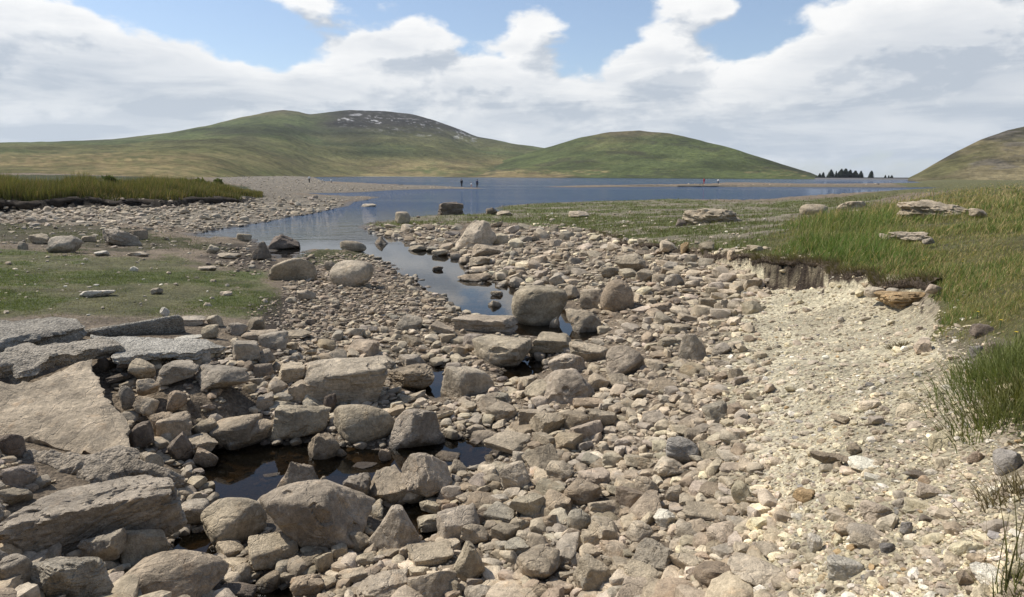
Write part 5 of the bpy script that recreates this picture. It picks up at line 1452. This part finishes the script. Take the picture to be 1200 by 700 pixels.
G_, x_, d_, n1_, taper = G_[k_], x_[k_], d_[k_], n1_[k_], taper[k_]
n_ = len(x_)
L_ = (.72 + 1.1 * n1_) * taper * rng.uniform(.55, 1.3, n_)
c_ = pick((.046, .052, .019), (.105, .112, .040), np.clip(.5 + 1.6 * n1_ + rng.normal(0, .2, n_), 0, 1)) * np.exp(rng.normal(0, .22, n_))[:, None]
st_ = rng.random(n_) < .16; c_[st_] = np.array((.19, .145, .075)) * np.exp(rng.normal(0, .2, st_.sum()))[:, None]
t_ = c_ * np.array((1.5, 1.3, 1.3))
link('bank_rushes', blades('bank_rushes', G_, L_, d_ / F * .62, np.stack([rng.normal(.15, .22, n_), rng.normal(0, .22, n_)], 1), c_ * .85, t_, seg=2, seed=4), M_GRASS, kind='stuff')


# ---------------------------------------------------------------- the torn turf edge
def ribbon(name, E, up, w, h, seed, colr, step, hang=.1):
    pts = [E[0][:2]]
    for i in range(len(E) - 1):
        n = max(2, int(np.linalg.norm(E[i + 1][:2] - E[i][:2]) / step))
        for k in range(1, n + 1): pts.append(E[i][:2] + (E[i + 1][:2] - E[i][:2]) * k / n)
    p = np.array(pts); tg = np.gradient(p, axis=0); tg /= np.linalg.norm(tg, axis=1, keepdims=True)
    nrm = np.stack([-tg[:, 1], tg[:, 0]], 1)           # upper side of the edge
    r = np.hypot(p[:, 0], p[:, 1])
    wob = fbm(p[:, 0] * 1.1, p[:, 1] * 1.1, octaves=4, seed=9) * .34 * (np.clip(r / 14, .4, 1.4) if up == 1 else 4)
    c = p - nrm * wob[:, None]
    z = height(c[:, 0] + nrm[:, 0] * w * .8, c[:, 1] + nrm[:, 1] * w * .8)
    K = 14; an = np.linspace(0, 2 * math.pi, K + 1)[:-1]
    n = len(c)
    ox = np.cos(an)[None] * w * .5; oz = np.sin(an)[None] * h * .5
    s = np.arange(n) * step
    rn = 1 + .75 * fbm(s[:, None] * 3 + 0 * ox, np.cos(an)[None] * 1.3 + 0 * s[:, None], np.sin(an)[None] * 1.3 + 0 * s[:, None], octaves=4, seed=seed)
    dip = np.clip(fbm(s * 1.4, s * 0, octaves=3, seed=seed + 2), 0, 1) * hang * 2
    V = np.empty((n, K, 3))
    low = (np.sin(an) < 0)[None]
    V[..., 0] = c[:, 0:1] + nrm[:, 0:1] * (ox * rn + w * .12); V[..., 1] = c[:, 1:2] + nrm[:, 1:2] * (ox * rn + w * .12)
    V[..., 2] = z[:, None] - h * .42 + oz * rn - np.where(low, dip[:, None], 0)
    i, j = np.meshgrid(np.arange(n - 1), np.arange(K), indexing='ij'); j2 = (j + 1) % K
    q = np.stack([i * K + j, i * K + j2, (i + 1) * K + j2, (i + 1) * K + j], -1).reshape(-1, 4)
    V = V.reshape(-1, 3)
    cc = np.array(colr)[None] * np.exp(.5 * fbm(V[:, 0] * 6, V[:, 1] * 6, V[:, 2] * 6, octaves=3, seed=seed))[:, None]
    me = make_mesh(name, V, q, cc, smooth=True)
    bm = bmesh.new(); bm.from_mesh(me); bmesh.ops.recalc_face_normals(bm, faces=bm.faces); bm.to_mesh(me); bm.free()
    link(name, me, M_GROUND, kind='structure')
    return c, z, nrm


ec_, ez_, en_ = ribbon('ground_edge', EDGE[1:-3], 1, .17, .125, 71, (.085, .064, .046), .035)
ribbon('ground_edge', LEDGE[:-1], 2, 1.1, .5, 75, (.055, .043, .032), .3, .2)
# grass and roots hanging over the torn edge
m_ = 9000
ii = rng.integers(0, len(ec_), m_); off = rng.uniform(-.10, .14, m_)
P_ = np.stack([ec_[ii, 0] + en_[ii, 0] * off, ec_[ii, 1] + en_[ii, 1] * off, ez_[ii] - .02 + rng.normal(0, .012, m_)], 1)
pp_ = proj(P_[:, 0], P_[:, 1], P_[:, 2])[0]
ok_ = (pp_ > 880) | (rng.random(m_) < .35); P_ = P_[ok_]; ii = ii[ok_]; m_ = len(P_)
ln_ = -en_[ii] * rng.uniform(.1, .9, m_)[:, None] + rng.normal(0, .25, (m_, 2))
c_ = pick((.10, .09, .035), (.17, .13, .075), rng.random(m_))
link('edge_grass', blades('edge_grass', P_, rng.uniform(.06, .2, m_), np.full(m_, .008), ln_, c_ * .8, c_ * 1.25, seed=6), M_GRASS, kind='stuff')


# ---------------------------------------------------------------- single plants
def tuft(name, px, py, n, L, spread, label, cat, colr, tip, seed, group=None, wid=.006, lean=.25):
    r = np.random.default_rng(seed); g = ground_at(px, py)[0]
    P = np.stack([r.normal(0, spread, n), r.normal(0, spread, n), np.zeros(n)], 1)
    P[:, 2] = height(P[:, 0] + g[0], P[:, 1] + g[1]) - g[2]
    me = blades(name, P, L * r.uniform(.45, 1.1, n), np.full(n, wid), P[:, :2] / max(spread, .01) * lean * .5 + r.normal(0, lean * .6, (n, 2)), np.array(colr) * np.exp(r.normal(0, .2, n))[:, None], np.array(tip) * np.exp(r.normal(0, .2, n))[:, None], seed=seed, seg=5)
    o = link(name, me, M_GRASS, loc=g, label=label, category=cat)
    if group: o['group'] = group
    return o


tuft('rush_tuft', 1178, 690, 20, .44, .03, 'tall thin rushes standing alone at the bottom right corner', 'rushes', (.075, .085, .03), (.17, .14, .06), 11, lean=.22, wid=.005)
tuft('grass_tuft', 1198, 700, 70, .14, .05, 'grass tuft at the bottom right edge beside the thin rushes', 'grass', (.07, .085, .025), (.15, .14, .05), 12, lean=.5)
tuft('grass_tuft', 1190, 468, 700, .20, .12, 'thick grass tuft overhanging the scree at the right edge', 'grass', (.075, .085, .025), (.16, .15, .05), 13, lean=.6)
tuft('dry_tuft', 1196, 575, 260, .12, .06, 'brown low tuft at the right edge below the slate boulder', 'grass', (.13, .10, .055), (.2, .16, .09), 14, lean=.7)
tuft('grass_tuft', 1176, 432, 900, .24, .14, 'broad green tuft spilling over the scree below the crumbled meadow corner', 'grass', (.10, .14, .036), (.19, .20, .07), 16, lean=.5)
tuft('grass_tuft', 1196, 445, 900, .26, .14, 'tall green tuft at the right edge just above the overhanging one', 'grass', (.09, .13, .034), (.18, .19, .065), 17, lean=.5)
tuft('grass_tuft', 1180, 490, 600, .18, .10, 'low green tuft reaching furthest down the scree at the right edge', 'grass', (.10, .13, .036), (.2, .19, .07), 18, lean=.6)
tuft('dry_tuft', 1052, 408, 200, .10, .035, 'dry brown root tuft lying alone on the upper scree', 'grass', (.10, .08, .05), (.19, .15, .09), 15, lean=.9)

M_PETAL = mat_plain('yellow_petals', (.72, .50, .03)); M_STALK = mat_plain('flower_stalk', (.07, .10, .03))
for k, (fx, fy) in enumerate([(1081, 307), (1084, 304), (1021, 306), (1127, 309), (1128, 306), (1172, 378), (1190, 392), (1145, 368)]):
    g = ground_at(fx, fy + 6)[0]; d = np.linalg.norm(g - CAM); rr = max(.012, d / F * .9); hh = d / F * 7
    t = empty('wildflower', g, 'small yellow wildflower in the meadow grass near the torn bank edge', 'flower', 'yellow flowers in the meadow')
    an = np.linspace(0, 2 * math.pi, 7)[:-1]
    V = np.concatenate([np.stack([np.cos(an) * .004, np.sin(an) * .004, np.full(6, z)], 1) for z in (-.02, hh)])
    link('stalk', make_mesh('stalk', V, np.array([(i, (i + 1) % 6, 6 + (i + 1) % 6, 6 + i) for i in range(6)])), M_STALK, t)
    V = [(0, 0, hh)]; Fc = []
    for q in range(7):
        a = q * 2 * math.pi / 7
        b = len(V); V += [(math.cos(a - .35) * rr * .8, math.sin(a - .35) * rr * .8, hh + rr * .35), (math.cos(a) * rr * 1.2, math.sin(a) * rr * 1.2, hh + rr * .3), (math.cos(a + .35) * rr * .8, math.sin(a + .35) * rr * .8, hh + rr * .35)]
        Fc.append((0, b, b + 1, b + 2))
    link('bloom', make_mesh('bloom', np.array(V), np.array(Fc)), M_PETAL, t)


def shrub(px, py, wpx, hpx, dist, label, seed):
    r = np.random.default_rng(seed); d = ray(px, py); p = d[:2] / np.hypot(d[0], d[1]) * dist; z = float(height(p[:1], p[1:2])[0]) - .05
    dt = ray(px, py - hpx)
    hpx = (CAMZ + dt[2] / np.hypot(dt[0], dt[1]) * dist - z) * F / dist
    Wm, Hm = wpx * dist / F / 2, hpx * dist / F * .5; Wm *= .75
    t = empty('shrub', (p[0], p[1], z), label, 'shrub', 'shrubs on the moor')
    n = 700; u = r.normal(0, 1, (n, 3)); u /= np.linalg.norm(u, axis=1, keepdims=True); u *= r.uniform(.4, 1, n)[:, None] ** .5
    u[:, :2] *= (1 + .25 * vnoise(u[:, 0] * 2 + seed, u[:, 1] * 2, u[:, 2] * 2))[:, None]
    c = np.stack([u[:, 0] * Wm, u[:, 1] * Wm * .7, Hm * (.5 + .5 * u[:, 2])], 1); s = .14 * Hm * r.uniform(.6, 1.4, n)
    e1 = r.normal(0, 1, (n, 3)); e2 = r.normal(0, 1, (n, 3))
    V = np.stack([c - e1 * s[:, None], c + e2 * s[:, None], c + e1 * s[:, None]], 1)
    C = np.array((.12, .135, .05)) * np.exp(r.normal(0, .3, n))[:, None]
    link('foliage', make_mesh('foliage', V.reshape(-1, 3), np.arange(n * 3).reshape(-1, 3), np.repeat(C, 3, 0), smooth=False), M_GRASS, t)
    V = np.array([(-.08, 0, -.5), (.08, 0, -.5), (0, .1, -.5), (0, 0, Hm * .8)]) ; link('stem', make_mesh('stem', V, np.array([(0, 1, 3), (1, 2, 3), (2, 0, 3)])), M_BARK, t)


shrub(127, 198, 15, 7, 64, 'dark rounded shrub among the rushes on the bank', 1)
shrub(233, 206, 20, 6, 72, 'dark low shrub at the end of the rush bank', 2)
shrub(255, 207, 10, 7, 74, 'small upright dark shrub beyond the rush bank', 3)
shrub(213, 206, 18, 5, 74, 'wide low shrub just behind the rush bank', 4)

# ---------------------------------------------------------------- walls on the spits
def low_wall(x0, x1, y0, y1, hpx, z, label, name, tone, seed, thick=.8):
    A, B = at_z(x0, y0, z), at_z(x1, y1, z)
    n = 60; t = np.linspace(0, 1, n); c = A[:2] + (B[:2] - A[:2]) * t[:, None]; dv = (B - A)[:2] / np.linalg.norm((B - A)[:2]); nr = np.array([-dv[1], dv[0]])
    dist = np.hypot(c[:, 0], c[:, 1]); H = hpx * dist / F * (1 + .5 * fbm(t * 20, t * 0, octaves=3, seed=seed))
    prof = [(-.5, -.4), (-.45, .7), (-.3, 1), (.3, 1), (.45, .7), (.5, -.4)]
    V = np.concatenate([np.stack([c[:, 0] + nr[0] * a * thick * 2 + .2 * fbm(t * 40, t * 0 + k, octaves=2, seed=seed), c[:, 1] + nr[1] * a * thick * 2, z + b * H], 1) for k, (a, b) in enumerate(prof)])
    q = np.array([(k * n + i, k * n + i + 1, (k + 1) * n + i + 1, (k + 1) * n + i) for k in range(5) for i in range(n - 1)])
    me = make_mesh(name, V - A, q, np.tile(np.array(tone), (len(V), 1)) * np.exp(.5 * fbm(V[:, 0], V[:, 1], V[:, 2] * 3, octaves=3, seed=2))[:, None])
    bm = bmesh.new(); bm.from_mesh(me); bmesh.ops.recalc_face_normals(bm, faces=bm.faces); bm.to_mesh(me); bm.free()
    link(name, me, M_ROCK, loc=A, label=label, category='wall')


low_wall(387, 470, 216.7, 218.2, 1.1, .2, 'long dark low stone wall along the far left spit', 'stone_wall', (.06, .052, .045), 1)
low_wall(795, 862, 218.6, 218.6, .6, .1, 'dark low broken wall on the far right spit below the red figure', 'stone_wall', (.06, .055, .05), 2)
low_wall(737, 776, 218.1, 218.1, .7, .15, 'short dark low wall at the open end of the right spit', 'stone_wall', (.06, .055, .05), 3)


# ================================================================ people far off on the spits
M_SKIN = mat_plain('skin', (.50, .33, .25), .6)


def skin_mesh(name, pts, edges, rad, root=0, sub=1):
    bm = bmesh.new(); lay = bm.verts.layers.skin.verify()
    vs = [bm.verts.new(p) for p in pts]
    for a, b in edges: bm.edges.new((vs[a], vs[b]))
    for i, v in enumerate(vs):
        rr = rad[i]; v[lay].radius = (rr, rr) if np.ndim(rr) == 0 else rr; v[lay].use_root = (i == root)
    me = bpy.data.meshes.new(name); bm.to_mesh(me); bm.free()
    o = bpy.data.objects.new('tmp_' + name, me); COL.objects.link(o)
    m = o.modifiers.new('s', 'SKIN'); m.use_smooth_shade = True
    u = o.modifiers.new('u', 'SUBSURF'); u.levels = sub; u.render_levels = sub
    dg = bpy.context.evaluated_depsgraph_get(); dg.update()
    out = bpy.data.meshes.new_from_object(o.evaluated_get(dg)); out.name = name
    bpy.data.objects.remove(o); bpy.data.meshes.remove(me)
    for p in out.polygons: p.use_smooth = True
    return out


def person(px, py, z, hgt, label, top, legs, hair, rz, stride=.06, bend=0.0, arm=0.0, ground=True):
    g = ray_hit(px, py, 60.0); q = at_z(px, py, z)
    if np.hypot(*g[:2]) > 1.25 * np.hypot(*q[:2]): g = np.array([q[0], q[1], max(float(height(q[:1], q[1:2])[0]), -.05)])
    t = empty('person', g, label, 'person', None, rz)
    s = hgt / 1.75
    tilt = lambda q: (q[0], q[1] * math.cos(0) - max(q[2] - .9, 0) * math.sin(bend), q[2] - max(q[2] - .9, 0) * (1 - math.cos(bend)))
    J = dict(pel=(0, 0, .93), wai=(0, 0, 1.08), che=(0, -.01, 1.30), nck=(0, 0, 1.48), hd1=(0, -.015, 1.58), hd2=(0, -.02, 1.68),
             shL=(-.17, 0, 1.42), shR=(.17, 0, 1.42), elL=(-.23, .02, 1.15), elR=(.24, -.04 - arm * .1, 1.16 + arm * .1), wrL=(-.24, -.05, .92), wrR=(.24, -.12 - arm * .2, .96 + arm * .28),
             hpL=(-.09, 0, .90), hpR=(.09, 0, .90), knL=(-.10, -.03 - stride, .50), knR=(.10, -.02 + stride, .50), anL=(-.10, -stride, .08), anR=(.10, .04 + stride, .08), toL=(-.11, -.16 - stride, .03), toR=(.11, -.12 + stride, .03),
             haL=(-.24, -.08, .82), haR=(.24, -.16 - arm * .25, .87 + arm * .30))
    names = list(J); pts = [tuple(c * s for c in tilt(J[k])) for k in names]; ix = {k: i for i, k in enumerate(names)}
    rad = dict(pel=.13, wai=.12, che=.14, nck=.055, hd1=.085, hd2=.085, shL=.065, shR=.065, elL=.045, elR=.045, wrL=.03, wrR=.03, hpL=.09, hpR=.09, knL=.06, knR=.06, anL=.045, anR=.045, toL=.035, toR=.035, haL=.035, haR=.035)
    E = [('pel', 'wai'), ('wai', 'che'), ('che', 'nck'), ('nck', 'hd1'), ('hd1', 'hd2'), ('che', 'shL'), ('che', 'shR'), ('shL', 'elL'), ('shR', 'elR'), ('elL', 'wrL'), ('elR', 'wrR'), ('wrL', 'haL'), ('wrR', 'haR'),
         ('pel', 'hpL'), ('pel', 'hpR'), ('hpL', 'knL'), ('hpR', 'knR'), ('knL', 'anL'), ('knR', 'anR'), ('anL', 'toL'), ('anR', 'toR')]

    def sub(keep, grow, nm, mat):
        kn = [k for k in names if k in keep]; kx = {k: i for i, k in enumerate(kn)}
        e = [(kx[a], kx[b]) for a, b in E if a in kx and b in kx]
        link(nm, skin_mesh(nm, [pts[ix[k]] for k in kn], e, [(rad[k] + grow) * s for k in kn], root=0), mat, t)
    sub(names, 0, 'body', M_SKIN)
    sub(['pel', 'wai', 'che', 'shL', 'shR', 'elL', 'elR', 'wrL', 'wrR'], .07 if top is MC['white'] else .022, 'jacket', top)
    sub(['pel', 'hpL', 'hpR', 'knL', 'knR', 'anL', 'anR'], .02, 'trousers', legs)
    D, Fc = ICO[2]; hp = np.array(pts[ix['hd2']])
    V = D * np.array((.105, .115, .11)) * s + hp + np.array((0, .02, .02)) * s; V[:, 2] = np.maximum(V[:, 2], hp[2] - .02 * s)
    link('hair', make_mesh('hair', V, Fc), hair, t)


MC = {k: mat_plain('cloth_' + k, c) for k, c in dict(black=(.018, .018, .022), navy=(.03, .04, .09), white=(.75, .73, .70), red=(.55, .04, .04), pink=(.55, .30, .28), grey=(.16, .16, .17)).items()}
HB = mat_plain('dark_hair', (.03, .022, .016)); HF = mat_plain('fair_hair', (.25, .17, .09))
person(541, 219.2, .2, 1.75, 'person in dark clothes standing alone on the left spit tip', MC['black'], MC['black'], HB, .3)
person(552.5, 219.8, .15, 1.0, 'child in a pale top beside the adult on the spit tip', MC['white'], MC['pink'], HF, 2.6)
person(559.2, 220.4, .12, 1.72, 'adult in a navy top standing next to the child', MC['navy'], MC['black'], HB, 2.9, stride=.1)
person(362.5, 214.6, .6, 1.72, 'person in a loose white top and dark trousers on the gravel beach', MC['white'], MC['black'], HF, .8, bend=.25)
person(377.5, 214.8, .55, 1.0, 'child in white leaning down on the gravel beach', MC['white'], MC['black'], HF, 1.4, bend=.6)
person(388.3, 215.0, .5, 1.05, 'child in white standing where the dark spit wall begins', MC['white'], MC['grey'], HF, -.6)
person(824.8, 216.2, .35, 1.75, 'person in a red top standing on the right spit', MC['red'], MC['red'], HB, .4)
person(841.6, 215.9, .4, 1.5, 'person in white and navy standing on the right spit', MC['white'], MC['navy'], HB, -.4)
print('objects', len(bpy.data.objects))
